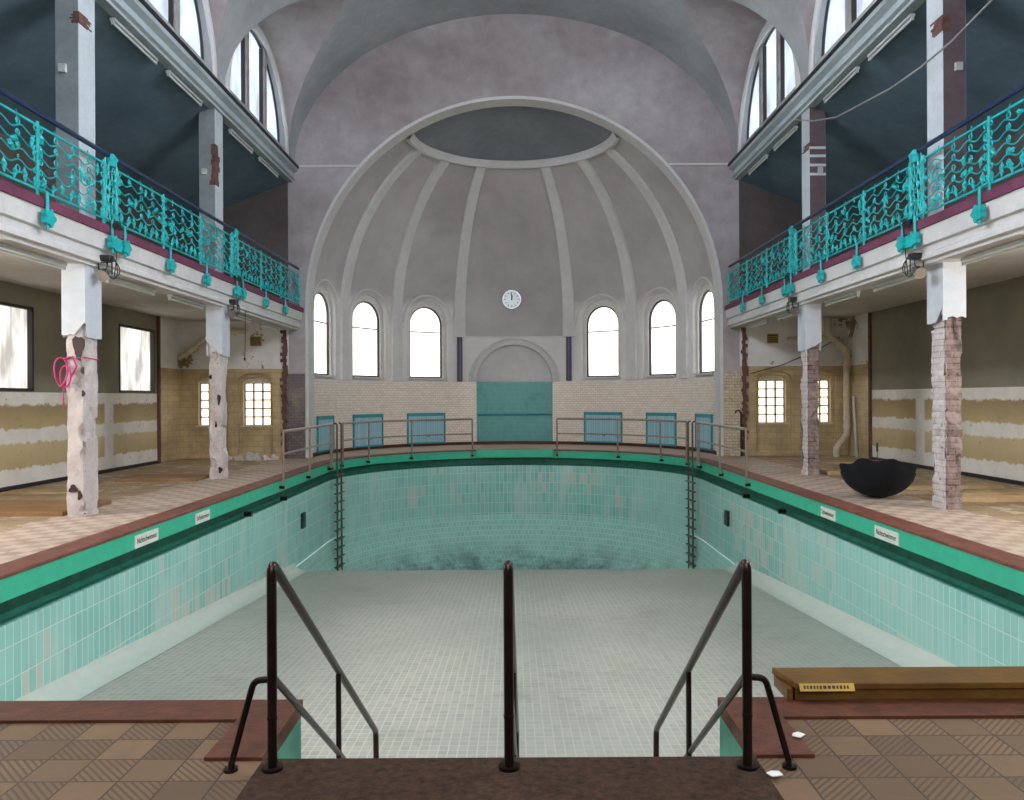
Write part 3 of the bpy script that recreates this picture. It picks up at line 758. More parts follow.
# lunette walls and windows
wi = 11
for sx in (-1, 1):
    lw = MB(); hood = MB()
    for cy in BAYS:
        n = 28; xo, xi = sx * A_, sx * 6.02
        O = [(cy + LR * cos(pi * k / n), ZC + (10.05 - ZC) * sin(pi * k / n)) for k in range(n + 1)]
        I = [(cy + 2.0 * cos(pi * k / n), 7.86 + 2.02 * sin(pi * k / n)) for k in range(n + 1)]
        for k in range(n):
            lw.face([(xo, *O[k]), (xo, *O[k + 1]), (xo, *I[k + 1]), (xo, *I[k])])
            lw.face([(xo, *I[k]), (xo, *I[k + 1]), (xi, *I[k + 1]), (xi, *I[k])])
        lw.face([(xo, *O[0]), (xo, *O[-1]), (xo, *I[-1]), (xo, *I[0])])
        lw.face([(xo, *I[0]), (xo, *I[-1]), (xi, *I[-1]), (xi, *I[0])])
        for rad, th_ in ((2.08, .05), (2.17, .035)):
            hood.tube([(sx * (A_ - .02), cy + rad * cos(pi * k / n), 7.70 + (rad + .04) * sin(pi * k / n)) for k in range(n + 1)], th_, 6)
        if cy > 3:
            t = thing('window_%d' % wi, 'half round clerestory window in dark frames', 'window', (sx * 5.9, cy, 7.86), kind='structure'); del t['category']; wi += 1
            J = [(cy + 1.955 * cos(pi * k / n), 7.90 + 1.965 * sin(pi * k / n)) for k in range(n + 1)]
            m = MB()
            for k in range(n):
                for xx in (5.88, 5.92): m.face([(sx * xx, *I[k]), (sx * xx, *I[k + 1]), (sx * xx, *J[k + 1]), (sx * xx, *J[k])])
                m.face([(sx * 5.88, *J[k]), (sx * 5.88, *J[k + 1]), (sx * 5.92, *J[k + 1]), (sx * 5.92, *J[k])])
            m.box(min(sx * 5.82, sx * 5.92), max(sx * 5.82, sx * 5.92), cy - 2.0, cy + 2.0, 7.86, 7.93)
            m.build('window_frame', M['frame'], t)
            for q in (-.62, .62):
                h = 7.9 + 1.95 * sqrt(1 - (q / 1.97) ** 2)
                m = MB(); m.box(min(sx * 5.80, sx * 5.92), max(sx * 5.80, sx * 5.92), cy + q - .085, cy + q + .085, 7.9, h)
                m.build('mullion', M['framew'], t)
                m = MB()
                for e in (-.10, .10): m.box(min(sx * 5.84, sx * 5.92), max(sx * 5.84, sx * 5.92), cy + q + e - .013, cy + q + e + .013, 7.9, h - .02)
                m.build('casement_edge', M['frame'], t)
            m = MB(); J2 = [(cy + 1.96 * cos(pi * k / n), 7.88 + 1.97 * sin(pi * k / n)) for k in range(n + 1)]
            m.prism(J2, 'x', sx * 5.93, sx * 5.94); m.build('pane', M['p_lun'] if cy > 12 else M['p_lunear'] if cy > 5 else M['p_lurear'], t)
        else:
            m = MB(); m.prism(I, 'x', sx * 5.93, sx * 5.94); struct(m.build('window_%d' % (40 + (cy < 0) + 2 * (sx > 0)), M['p_lurear']))
    # piers between the lunettes down to the cornice
    struct(lw.build('wall_%s_clerestory' % ('left' if sx < 0 else 'right'), M['vault'], normals=False), 'clerestory wall round the half round windows')
    struct(hood.build('trim_%d' % (19 if sx < 0 else 20), M['rib'], smooth=True), 'moulded arches round the clerestory windows')

# ================= POOL =================
PC = 19.3
XO = -.03          # centre of the stairs
def upath(r, y_start, n=48):
    # U-shaped plan line: left side from y_start, round the far end, back along the right side
    P = []; L = 0
    ys = [y_start + (PC - y_start) * k / 10 for k in range(11)]
    for y in ys: P.append((-r, y, y))
    for k in range(1, n + 1):
        a = -pi / 2 + pi * k / n
        P.append((r * sin(a), PC + r * cos(a), PC + 4.55 * pi * k / n))
    for k in range(1, 11):
        y = PC + (y_start - PC) * k / 10
        P.append((r, y, PC + 4.55 * pi + (PC - y)))
    return P
def sweep(mb, prof, y_start, mi=0):
    # prof: list of (r, z) in order
    rows_ = [[(x, y, z, L) for (x, y, L) in upath(r, y_start)] for r, z in prof]
    d = [0]
    for k in range(1, len(prof)): d.append(d[-1] + math.hypot(prof[k][0] - prof[k - 1][0], prof[k][1] - prof[k - 1][1]))
    for k in range(len(prof) - 1):
        A, B = rows_[k], rows_[k + 1]
        for j in range(len(A) - 1):
            mb.face([A[j][:3], B[j][:3], B[j + 1][:3], A[j + 1][:3]],
                    [(A[j][3], -d[k]), (B[j][3], -d[k + 1]), (B[j + 1][3], -d[k + 1]), (A[j + 1][3], -d[k])], mi)
YP = 4.09
pool = thing('pool_basin', 'empty swimming pool basin lined with turquoise tiles and a pale mosaic floor', 'swimming pool', (0, 12, -2))
m = MB(); sweep(m, [(4.84, .004), (4.84, .012), (4.515, .014), (4.505, .004), (4.505, -.018), (4.56, -.018)], 3.84)
m.build('coping', M['coping'], pool, smooth=True, normals=False)
for x0, x1 in ((-4.84, XO - 1.06), (XO + 1.06, 4.84)):
    m = MB(); m.box(x0, x1, 3.84, YP, -.06, .015); m.build('head_coping', M['curb'], pool)
for sx in (-1, 1):
    m = MB(); m.box(min(XO + sx * 1.06, XO + sx * 1.31), max(XO + sx * 1.06, XO + sx * 1.31), 3.43, 3.842, -.06, .0155); m.build('stair_coping', M['curb'], pool)
m = MB(); sweep(m, [(4.60, -.016), (4.515, -.016), (4.515, -.225), (4.60, -.24), (4.74, -.24)], YP)
m.build('gutter_beam', M['green'], pool, smooth=True, normals=False)
m = MB()
a2 = .246
pl = [(4.515 * sin(-a2), PC + 4.515 * cos(a2))] + [(4.515 * sin(a2), PC + 4.515 * cos(a2))]
yf_ = PC + 4.515 * cos(a2)
m.prism([(-1.14, yf_ - .10), (1.14, yf_ - .10), (1.14, PC + 4.52), (-1.14, PC + 4.52)], 'z', -.20, .018)
m.build('starting_ledge', M['green'], pool)
m = MB(); sweep(m, [(4.74, -.24), (4.74, -.42), (4.70, -.46), (4.60, -.47)], YP)
m.build('overflow_channel', M['dgreen'], pool, smooth=True, normals=False)
m = MB(); sweep(m, [(4.62, -.50), (4.60, -.455), (4.555, -.455), (4.55, -.48), (4.55, -1.92)], YP)
m.build('basin_wall', M['aqua'], pool, smooth=True, normals=False)
nb = 12
bowlp = [(4.535, -1.915), (4.52, -1.95)] + [(4.52 - 1.3 * (1 - cos(pi / 2 * k / nb)), -1.95 - 1.6 * sin(pi / 2 * k / nb)) for k in range(1, nb + 1)]
m = MB(); sweep(m, bowlp, 12)
m.build('basin_bowl', M['bowl'], pool, smooth=True, normals=False)
ZF = lambda y: -1.10 - (y - YP) * .0713       # shallow floor
m = MB()
m.box(-4.6, 4.6, 16.2, 24.0, -3.6, -3.54)
m.build('deep_floor', M['bowl'], pool)
m = MB()
YB = 16.45
m.grid(lambda u, v: (-4.56 + 9.12 * u, YP + (YB - YP) * v, ZF(YP + (YB - YP) * v)), 12, 24, lambda u, v: (-4.56 + 9.12 * u, YP + (YB - YP) * v))
m.grid(lambda u, v: (-4.56 + 9.12 * u, YB + .08 * v + 1.1 * max(0, v - .2), ZF(YB) - [0, .02, .1, .6, 1.1, 1.6][round(v * 5)]), 4, 5, lambda u, v: (-4.56 + 9.12 * u, YB + v * 1.7))
m.build('shallow_floor', M['pfloor'], pool, smooth=True, merge=True, normals=False, angle=60)
# coving between the long walls and the sloping floor
for sx in (-1, 1):
    def cv(u, v):
        y = YP + (YB - YP) * u; a = pi / 2 * v
        return (sx * (4.552 - .30 * (1 - cos(a))), y, ZF(y) + .006 + .16 * (1 - sin(a)))
    m = MB(); m.grid(cv, 12, 5); m.build('coving', M['cove'], pool, smooth=True)
# front wall and stair cheeks
for a_, b_ in ((-4.6, XO - 1.07), (XO + 1.07, 4.6)):
    m = MB(); m.box(a_, b_, YP - .03, YP - .005, -1.3, -.06); m.build('head_wall', M['cheek'], pool)
for sx in (-1, 1):
    m = MB(); m.box(min(XO + sx * 1.065, XO + sx * 1.30), max(XO + sx * 1.065, XO + sx * 1.30), 3.46, YP - .02, -1.3, -.06)
    m.build('stair_cheek', M['cheek'], pool)
m = MB()
m.box(XO - 1.065, XO + 1.065, 3.38, 3.43, -1.2, -.02)
for k in range(5):
    m.box(XO - 1.065, XO + 1.065, 3.45, 3.45 + .40 * (5 - k) + .1, -1.25 if k == 0 else -1.24 + .2 * (k - .9), -1.24 + .2 * (k + .4))
m.build('stair', M['pfloor'], pool)
# dark outlets in the long walls
for sx, y, z in ((-1, 17.1, -1.0), (1, 17.1, -1.0)):
    m = MB(); m.box(min(sx * 4.50, sx * 4.56), max(sx * 4.50, sx * 4.56), y - .12, y + .12, z - .2, z + .12); m.build('wall_outlet', M['blackp'], pool)
for sx in (-1, 1):
    for y in (13.6, 15.7):
        m = MB(); m.tube([(sx * 4.60, y, -.40), (sx * 4.47, y, -.40)], .045, 8); m.build('hose_nozzle', M['bronze'], pool)
# mat / landing
m = MB(); m.box(XO - 1.055, XO + 1.055, .3, 3.432, .001, .010)
tag(m.build('landing_mat', M['mat'], bevel=.004), 'dark brown coarse granite mat on the landing at the stair head', 'mat')

# ---------------- stair handrails ----------------
def arcpts(p0, p1, p2, r, n=5):
    # rounded corner at p1
    p0, p1, p2 = Vector(p0), Vector(p1), Vector(p2)
    a = (p0 - p1).normalized(); b = (p2 - p1).normalized()
    A, B = p1 + a * r, p1 + b * r
    return [((1 - t) ** 2) * A + 2 * t * (1 - t) * p1 + t * t * B for t in [k / n for k in range(n + 1)]]
def handrail(x, side, label, xe=None):
    xe = x if xe is None else xe
    t = thing('stair_handrail', label, 'handrail', (x, 3.33, .022), group='bronze handrails of the pool stair')
    top = (x, 3.33, .87); end = (xe, 5.78, -.85)
    foot = (xe, 5.80, -1.22)
    m = MB(); m.tube([(x, 3.33, .010)] + arcpts((x, 3.33, .02), top, end, .05), .021, 12)
    m.build('post', M['bronze'], t, smooth=True)
    m = MB(); A = arcpts((x, 3.33, .02), top, end, .05)[-1]
    m.tube([A] + arcpts(top, end, foot, .05) + [foot], .021, 12); m.build('grip_rail', M['bronze'], t, smooth=True)
    fr = (4.575 - 3.33) / (5.78 - 3.33)
    px_ = x + (xe - x) * fr
    m = MB(); m.tube([(px_, 4.575, .87 - .702 * 1.245), (px_, 4.575, -.62)], .016, 10); m.build('baluster', M['bronze'], t, smooth=True)
    m = MB(); m.tube([(x, 3.34, .39), (xe, 5.2, .39 - .702 * 1.86)], .016, 10); m.build('lower_rail', M['bronze'], t, smooth=True)
    m = MB(); m.tube([(x, 3.33, .008), (x, 3.33, .022)], .044, 16); m.build('base_flange', M['bronze'], t, smooth=True)
    m = MB(); m.tube([(x, 3.33, .22), (x, 3.33, .235)], .023, 12); m.build('collar', M['bronze'], t, smooth=True)
    if side:
        m = MB(); K = (x + side * .075, 3.33, .38)
        m.tube([(x, 3.33, .385)] + arcpts((x, 3.33, .385), K, (x + side * .185, 3.34, 0), .03) + [(x + side * .175, 3.34, .03), (x + side * .178, 3.34, .0)], .014, 10)
        m.build('side_stay', M['bronze'], t, smooth=True)
        m = MB(); m.tube([(x + side * .178, 3.34, .0), (x + side * .178, 3.34, .012)], .03, 12); m.build('stay_flange', M['bronze'], t, smooth=True)
    return t
handrail(-1.015, -1, 'dark bronze stair handrail standing at the corner by the checkered tiles opposite the bench')
handrail(-.03, 0, 'dark bronze stair handrail in the middle of the stair, seen end on', .0)
handrail(.962, 1, 'dark bronze stair handrail standing beside the wooden bench', 1.012)

# ---------------- bench ----------------
t = thing('lane_bench', 'low dark varnished wooden plank bench lying on the red brown pool edge', 'bench', (3, 4.1, .02))
m = MB(); m.prism([(1.365, 4.27), (1.415, 4.03), (4.9, 4.03), (4.9, 4.27)], 'z', .072, .105); m.build('seat_plank', M['wood'], t, bevel=.004)
m = MB(); m.box(1.40, 4.9, 4.045, 4.075, .0165, .073); m.box(1.37, 1.41, 4.045, 4.25, .0165, .073); m.box(3.6, 3.7, 4.045, 4.25, .0165, .073); m.build('apron', M['wood'], t)
lb = MB(); lb.prism([(4.030, .1045), (4.0275, .1045), (4.010, .072), (4.014, .070)], 'x', 1.425, 1.70)
l_ = lb.build('yellow_label', M['yellow'], t); l_['label'] = 'small yellow label with dark lettering'

def text(body, size, mat, parent, origin, xdir, zdir, name='lettering', squash=1.0, ext=.001):
    cu_ = bpy.data.curves.new(name, 'FONT'); cu_.body = body; cu_.size = size; cu_.extrude = ext; cu_.align_x = 'CENTER'; cu_.align_y = 'CENTER'
    tmp = bpy.data.objects.new('tmp', cu_); C.objects.link(tmp)
    dg = bpy.context.evaluated_depsgraph_get(); dg.update()
    me = bpy.data.meshes.new_from_object(tmp.evaluated_get(dg)); bpy.data.objects.remove(tmp, do_unlink=True)
    xd, zd = Vector(xdir).normalized(), Vector(zdir).normalized(); nd = xd.cross(zd)
    off = root_loc(parent)
    for v in me.vertices:
        c = v.co.copy(); v.co = Vector(origin) - off + xd * c.x * squash + zd * c.y + nd * c.z
    me.materials.clear(); me.materials.append(mat); me.name = name
    o = bpy.data.objects.new(name, me); C.objects.link(o); o.parent = parent
    return o
rnd_ = random.Random(4); m = MB(); q_ = 1.445
while q_ < 1.67:
    w_ = rnd_.uniform(.008, .018); m.box(q_, q_ + w_, 4.0125, 4.024, .082, .096); q_ += w_ + .006
m.v = [(v[0], 4.0275 - (.1045 - v[2]) * .0175 / .0325 - (.0012 if v[1] < 4.02 else -.001), v[2]) for v in m.v]
m.build('lettering', M['ink'], l_)

# ---------------- signs on the gutter beam ----------------
for sx, y, body, wd, lab in (
        (-1, 9.79, 'Nichtschwimmer', .62, 'white sign reading Nichtschwimmer on the green gutter opposite the umbrella'),
        (-1, 11.55, 'Schwimmer', .52, 'white sign reading Schwimmer on the green gutter opposite the umbrella'),
        (1, 9.72, 'Nichtschwimmer', .62, 'white sign reading Nichtschwimmer on the green gutter below the brick column'),
        (1, 11.53, 'Schwimmer', .52, 'white sign reading Schwimmer on the green gutter below the umbrella')):
    t = thing('depth_sign', lab, 'sign', (sx * 4.51, y, -.14), group='white enamel depth signs')
    m = MB(); m.box(min(sx * 4.504, sx * 4.516), max(sx * 4.504, sx * 4.516), y - wd / 2, y + wd / 2, -.215, -.065); m.build('sign_plate', M['signw'], t)
    text(body, .098, M['ink'], t, (sx * 4.5025, y, -.138), (0, -sx, 0), (0, 0, 1), squash=(wd - .06) / (.098 * len(body) * .53))
# ---------------- ladders ----------------
def edge_pt(th, r): return Vector((r * sin(th), PC + r * cos(th), 0))
for sx in (-1, 1):
    t = thing('pool_ladder', 'narrow steel pool ladder hanging down the turquoise wall, ' + ('opposite the umbrella side' if sx < 0 else 'on the umbrella side'), 'ladder', (sx * 4.42, 20.0, -.2), group='steel pool ladders')
    ths = [sx * radians(85.8), sx * radians(81.6)]
    R_ = 4.37
    for th in ths:
        p = edge_pt(th, R_)
        m = MB(); q = edge_pt(th, 4.56)
        m.tube([(p.x, p.y, -3.3)] + [(p.x, p.y, .80)] + arcpts((p.x, p.y, .8), (p.x, p.y, .95), (q.x, q.y, .95), .06), .022, 8); m.build('stile', M['lsteel'], t, smooth=True)
    for k in range(14):
        z = -.32 - .225 * k
        a, b = edge_pt(ths[0] + sx * .008, R_), edge_pt(ths[1] - sx * .008, R_); n_ = Vector((a.x, a.y - PC, 0)).normalized()
        m = MB(); m.box(-.006, .006, -.22, 1.22, -.016, .016)
        d_ = b - a
        m.v = [tuple(a + d_ * v[1] + n_ * (v[0] * 7) + Vector((0, 0, z + v[2] * .9))) for v in m.v]
        m.build('rung', M['lsteel'], t)
# ---------------- pool railings ----------------
def rail_run(pts, name, label, postidx, group, endcap=True):
    # pts: plan points of the rail line
    base = pts[len(pts) // 2]
    t = thing(name, label, 'railing', (base[0], base[1], 0), group=group)
    for z, r_, nm in ((.93, .030, 'top_rail'), (.50, .021, 'middle_rail')):
        m = MB(); m.tube([(p[0], p[1], z) for p in pts], r_, 8); m.build(nm, M['steel'], t, smooth=True)
    for i in postidx:
        p = Vector((pts[i][0], pts[i][1], 0))
        c = Vector((0, PC, 0)) if p.y > PC else Vector((0, p.y, 0))
        n_ = (c - p).normalized(); t_ = Vector((-n_.y, n_.x, 0))
        b = p
        m = MB(); m.tube([b + Vector((0, 0, .93)), b + Vector((0, 0, -.10))] + [b + Vector((0, 0, -.14)) - n_ * .02, b - n_ * .08 + Vector((0, 0, -.15))], .024, 8); m.build('post', M['steel'], t, smooth=True)
        m = MB(); f = b + Vector((0, 0, -.14)); m.tube([f + n_ * .02, f - n_ * .075], .032, 8)
        m.build('wall_bracket', M['bronze'], t, smooth=True)
    return t
RR = 4.44
def arcp(d0, d1, n): return [tuple(edge_pt(radians(d0 + (d1 - d0) * k / n), RR))[:2] for k in range(n + 1)]
for sx in (-1, 1):
    s_ = 'on the side away from the umbrella' if sx < 0 else 'on the umbrella side'
    ptsB = arcp(sx * 16.3, sx * 78, 15)
    rail_run(ptsB, 'pool_railing', 'curved steel railing along the far pool edge ' + s_, [0, 6, 11, 15], 'steel railings round the deep end')
    y0_ = 15.35
    ptsA = [(sx * RR, y0_ + (PC - y0_) * k / 6) for k in range(7)] + arcp(sx * 89.6, sx * 88.3, 1)
    rail_run(ptsA, 'pool_railing', 'short straight steel railing ending at the ladder ' + s_, [0, 3, 6, 8], 'steel railings round the deep end')

# ---------------- umbrella ----------------
UX, UY = 5.46, 12.05
t = thing('umbrella', 'open black umbrella lying upside down on the pale tiles between two columns', 'umbrella', (UX, UY, 0))
Mu = Matrix.Translation((UX, UY, .012)) @ Matrix.Rotation(radians(-24.3), 4, 'Z') @ Matrix.Rotation(radians(-22), 4, 'X') @ Matrix.Rotation(radians(22.5), 4, 'Z')
def canopy(u, v, off=0):
    a = 2 * pi * u; rib = abs(cos(4 * a))
    R0 = .57
    k_ = sin(a * 4) ** 2
    edge = R0 * (1 - .12 * k_ * v ** 4)
    r = edge * sin(v * pi / 2 * .82) / sin(pi / 2 * .82) - off * .5
    z = .42 * (1 - cos(v * pi / 2 * .82)) / (1 - cos(pi / 2 * .82)) - .035 * k_ * v ** 4 + .02 * k_ * v * (1 - v) + off
    return Mu @ Vector((r * cos(a), r * sin(a), z))
m = MB(); m.grid(lambda u, v: canopy(u, v), 64, 10)
Mu = Matrix.Translation((0, 0, -min(p[2] for p in m.v) + .004)) @ Mu
m = MB(); m.grid(lambda u, v: canopy(u, v), 64, 10); m.grid(lambda u, v: canopy(u, v, .004), 64, 10); m.build('canopy', M['black'], t, smooth=True)
m = MB(); m.tube([Mu @ Vector((0, 0, .0)), Mu @ Vector((0, 0, .72))], .007, 8); m.build('shaft', M['blackp'], t, smooth=True)
m = MB(); m.tube([Mu @ Vector((0, 0, z)) for z in (.70, .72, .82, .85)], [.010, .017, .016, .008], 10); m.build('handle', M['blackp'], t, smooth=True)
for k in range(8):
    a = k * pi / 4
    m = MB(); m.tube([canopy(k / 8, v, .010) for v in (0, .25, .5, .75, 1.0)], .003, 5); rb_ = m.build('rib', M['bronze'], t)
    m = MB(); m.tube([Mu @ Vector((0, 0, .24)), canopy(k / 8, .5, .014)], .0025, 5); m.build('stretcher', M['bronze'], rb_)

# ---------------- columns ----------------
def rough_column(sx, y0, y1, x0, x1, ztop, cut_z, kind, label, holes):
    # x0 = pool-side face distance, x1 = outer; y0 near face
    cx, cy = sx * (x0 + x1) / 2, (y0 + y1) / 2
    t = thing('peeling_column', label, 'column', (cx, cy, 0), group='peeling columns carrying the galleries')
    hw, hd = (x1 - x0) / 2 - .03, (y1 - y0) / 2 - .03
    nz = 100; per = []; ne = 12
    for k in range(ne): per.append((-hw + 2 * hw * k / ne, -hd, 0, 'f'))
    for k in range(ne): per.append((hw, -hd + 2 * hd * k / ne, 0, 's'))
    for k in range(ne): per.append((hw - 2 * hw * k / ne, hd, 0, 'b'))
    for k in range(ne): per.append((-hw, hd - 2 * hd * k / ne, 0, 's2'))
    n = len(per); H = ztop
    m = MB(); i0 = 0
    P = []
    for b in range(nz + 1):
        z = H * b / nz
        for (px_, py_, _, f) in per:
            v = Vector((px_ * 7 + cx * 3, py_ * 7 + cy, z * 5))
            d = mnoise.fractal(v, .8, 2.1, 5) * (.022 if kind == 'plaster' else .014)
            chunk = mnoise.noise(Vector((px_ * 3 + cx, py_ * 3 + cy, z * 2.2)))
            if chunk > .28: d -= .045 if kind == 'plaster' else .035
            if kind == 'brick':
                along = px_ if abs(abs(py_) - hd) < 1e-6 else py_
                row = int(z / .166)
                fz = abs((z / .166) % 1 - .5) > .43
                d -= .014 if fz else 0
                d += (mnoise.noise(Vector((row * 3.1, round(along / .15) * 2.7, cx))) * .022)
            if z < .05: d = abs(d) * .3
            l = sqrt((px_ / hw) ** 2 + (py_ / hd) ** 2)
            nx = px_ / hw; ny = py_ / hd
            mxx = max(abs(nx), abs(ny))
            nx = nx if abs(nx) > .999 * mxx or abs(nx) > .93 else 0; ny = ny if abs(ny) > .999 * mxx or abs(ny) > .93 else 0
            q = sqrt(nx * nx + ny * ny) or 1
            corner = .03 if (abs(px_ / hw) > .98 and abs(py_ / hd) > .98) else 0
            d -= corner
            P.append((cx + px_ + nx / q * d, cy + py_ + ny / q * d, z))
    m.v = P
    for b in range(nz):
        for k in range(n):
            a0 = b * n + k; a1 = b * n + (k + 1) % n
            m.f.append((a0, a1, a1 + n, a0 + n)); f = per[k][3]
            pool_side = (f == 's' and sx < 0) or (f == 's2' and sx > 0)
            m.uv.append(None); m.mi.append(1 if (pool_side and kind == 'brick') else 0)
    m.f.append(tuple(range(n))[::-1]); m.uv.append(None); m.mi.append(0)
    mats = [M['colB'], M['colWB']] if kind == 'brick' else [M['colL']]
    m.build('shaft', mats, t, smooth=True, merge=False, normals=False, angle=40)
    # painted casing on top with a broken lower edge
    e = .032; m = MB(); ring_ = []; ncs = 24
    hw2, hd2 = hw + e, hd + e
    for k in range(ncs): ring_.append((-hw2 + 2 * hw2 * k / ncs, -hd2))
    for k in range(ncs): ring_.append((hw2, -hd2 + 2 * hd2 * k / ncs))
    for k in range(ncs): ring_.append((hw2 - 2 * hw2 * k / ncs, hd2))
    for k in range(ncs): ring_.append((-hw2, hd2 - 2 * hd2 * k / ncs))
    N = len(ring_); zb = [cut_z(sx * p[0] / hw2, p[1] / hd2) + .02 * mnoise.noise(Vector((p[0] * 14, p[1] * 14, cx))) for p in ring_]
    for k in range(N):
        a, b = ring_[k], ring_[(k + 1) % N]; za, zb_ = zb[k], zb[(k + 1) % N]
        A, B = (cx + a[0], cy + a[1]), (cx + b[0], cy + b[1])
        Ai, Bi = (cx + a[0] * .8, cy + a[1] * .8), (cx + b[0] * .8, cy + b[1] * .8)
        m.face([(*A, za), (*B, zb_), (*B, 3.37), (*A, 3.37)]); m.face([(*Ai, za + .02), (*Bi, zb_ + .02), (*B, zb_), (*A, za)])
        m.face([(*Ai, 3.37), (*Bi, 3.37), (*Bi, zb_ + .02), (*Ai, za + .02)])
    m.build('painted_casing', M['casing'], t, merge=True)
    for (hx, hy, z0, z1, w_) in holes:
        m = MB(); hs = []
        f_y = cy - hd - .012
        for k in range(12):
            a = 2 * pi * k / 12; r = 1 + .25 * sin(3 * a + z0 * 9)
            hs.append((cx + hx + w_ * r * cos(a), (z0 + z1) / 2 + (z1 - z0) / 2 * r * sin(a)))
        m.prism(hs, 'y', f_y, f_y + .02); m.build('rust_patch', M['rustdark'], t)
    return t
# cut_z(u,v): u = +1 outer side, -1 pool side; v = -1 near face
rough_column(-1, 10.63, 11.05, 5.70, 6.01, 3.4, lambda u, v: 2.42 + (.16 * max(0, 1 - abs(u + .9) * 1.2) if v < -.9 else 0) + (.0 if v < -.9 else -.03),
             'plaster', 'peeling white plaster column with a pink rope tied to it', [(.05, 0, 2.12, 2.42, .075), (-.03, 0, .32, .42, .055), (.06, 0, .22, .34, .03), (.10, 0, 1.9, 1.99, .02), (.11, 0, 1.60, 1.68, .02)])
rough_column(-1, 15.55, 15.97, 5.68, 5.99, 3.4, lambda u, v: 2.40 + (.30 * (u + 1) / 2 if v < -.9 else 0),
             'plaster', 'peeling white plaster column nearer the apse, a cable hanging beside it', [(.08, 0, 1.45, 1.66, .03), (.02, 0, 1.0, 1.12, .02), (.10, 0, .12, .24, .04), (-.08, 0, 1.95, 2.03, .03)])
rough_column(1, 10.85, 11.27, 5.82, 6.13, 3.4, lambda u, v: (2.62 if v < -.9 else 2.55 + .22 * max(0, -v)) + (.03 * mnoise.noise(Vector((u * 3, 1, 1))) - .05 * (u < -.6) if v < -.9 else 0),
             'brick', 'column stripped to bare bricks beside the black umbrella', [])
rough_column(1, 15.65, 16.07, 5.70, 6.01, 3.4, lambda u, v: 2.45 + (.16 * (u + 1) / 2 if v < -.9 else 0),
             'brick', 'column stripped to bare bricks nearer the apse, in front of the barred windows', [])
# gallery columns
def gcol(sx, y, label, mode):
    x0 = 5.83
    t = thing('gallery_column', label, 'column', (sx * (x0 + .16), y + .2, 3.935), group='square columns on the galleries')
    m = MB(); m.box(min(sx * x0, sx * (x0 + .32)), max(sx * x0, sx * (x0 + .32)), y, y + .42, 3.935, 7.25)
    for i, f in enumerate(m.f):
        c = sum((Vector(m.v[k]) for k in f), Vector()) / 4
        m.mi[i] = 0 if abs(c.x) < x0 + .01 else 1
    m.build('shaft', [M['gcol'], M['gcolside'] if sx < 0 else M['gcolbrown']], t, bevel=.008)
    rnd = random.Random(int(y * 10) + (sx > 0))
    def scar(z0, z1, w0):
        m = MB(); n = 8
        for k in range(n):
            a = z0 + (z1 - z0) * k / n; b = z0 + (z1 - z0) * (k + 1) / n; q = w0 * rnd.uniform(.6, 1.1)
            m.box(min(sx * (x0 - .006), sx * (x0 + .12 * rnd.uniform(.5, 1))), max(sx * (x0 - .006), sx * (x0 + .12)), y - .006, y + q, a, b)
        m.build('broken_plaster', M['scar'], t)
    if mode == 'a': scar(6.62, 6.78, .3)
    if mode == 'b': scar(5.75, 6.55, .22)
    if mode == 'c': scar(6.5, 6.72, .3)
    if mode == 'd':
        scar(6.42, 6.55, .36)
        for z in (5.9, 6.08, 6.26, 6.42):
            m = MB(); m.box(sx * x0 - .006, sx * (x0 + .32) + .004, y - .008, y + .0, z, z + .05); m.build('steel_band', M['casing'], t)
    m = MB(); m.box(min(sx * (x0 + .16), sx * (x0 + .25)), max(sx * (x0 + .16), sx * (x0 + .25)), y - .05, y, 5.95, 6.06)
    m.build('junction_box', M['housing'], t)
    return t
gcol(-1, 10.75, 'grey and white gallery column above the rope column, chipped near its head', 'a')
gcol(-1, 15.65, 'gallery column with a long brown scar of bared brick, nearer the apse', 'b')
gcol(1, 10.85, 'brown and white gallery column crossed by the sagging cable', 'c')
gcol(1, 15.75, 'gallery column with white horizontal bands where the sagging cable starts', 'd')
for sx in (-1, 1):
    gcol(sx, 5.8, 'gallery column outside the picture', 'x') if False else None

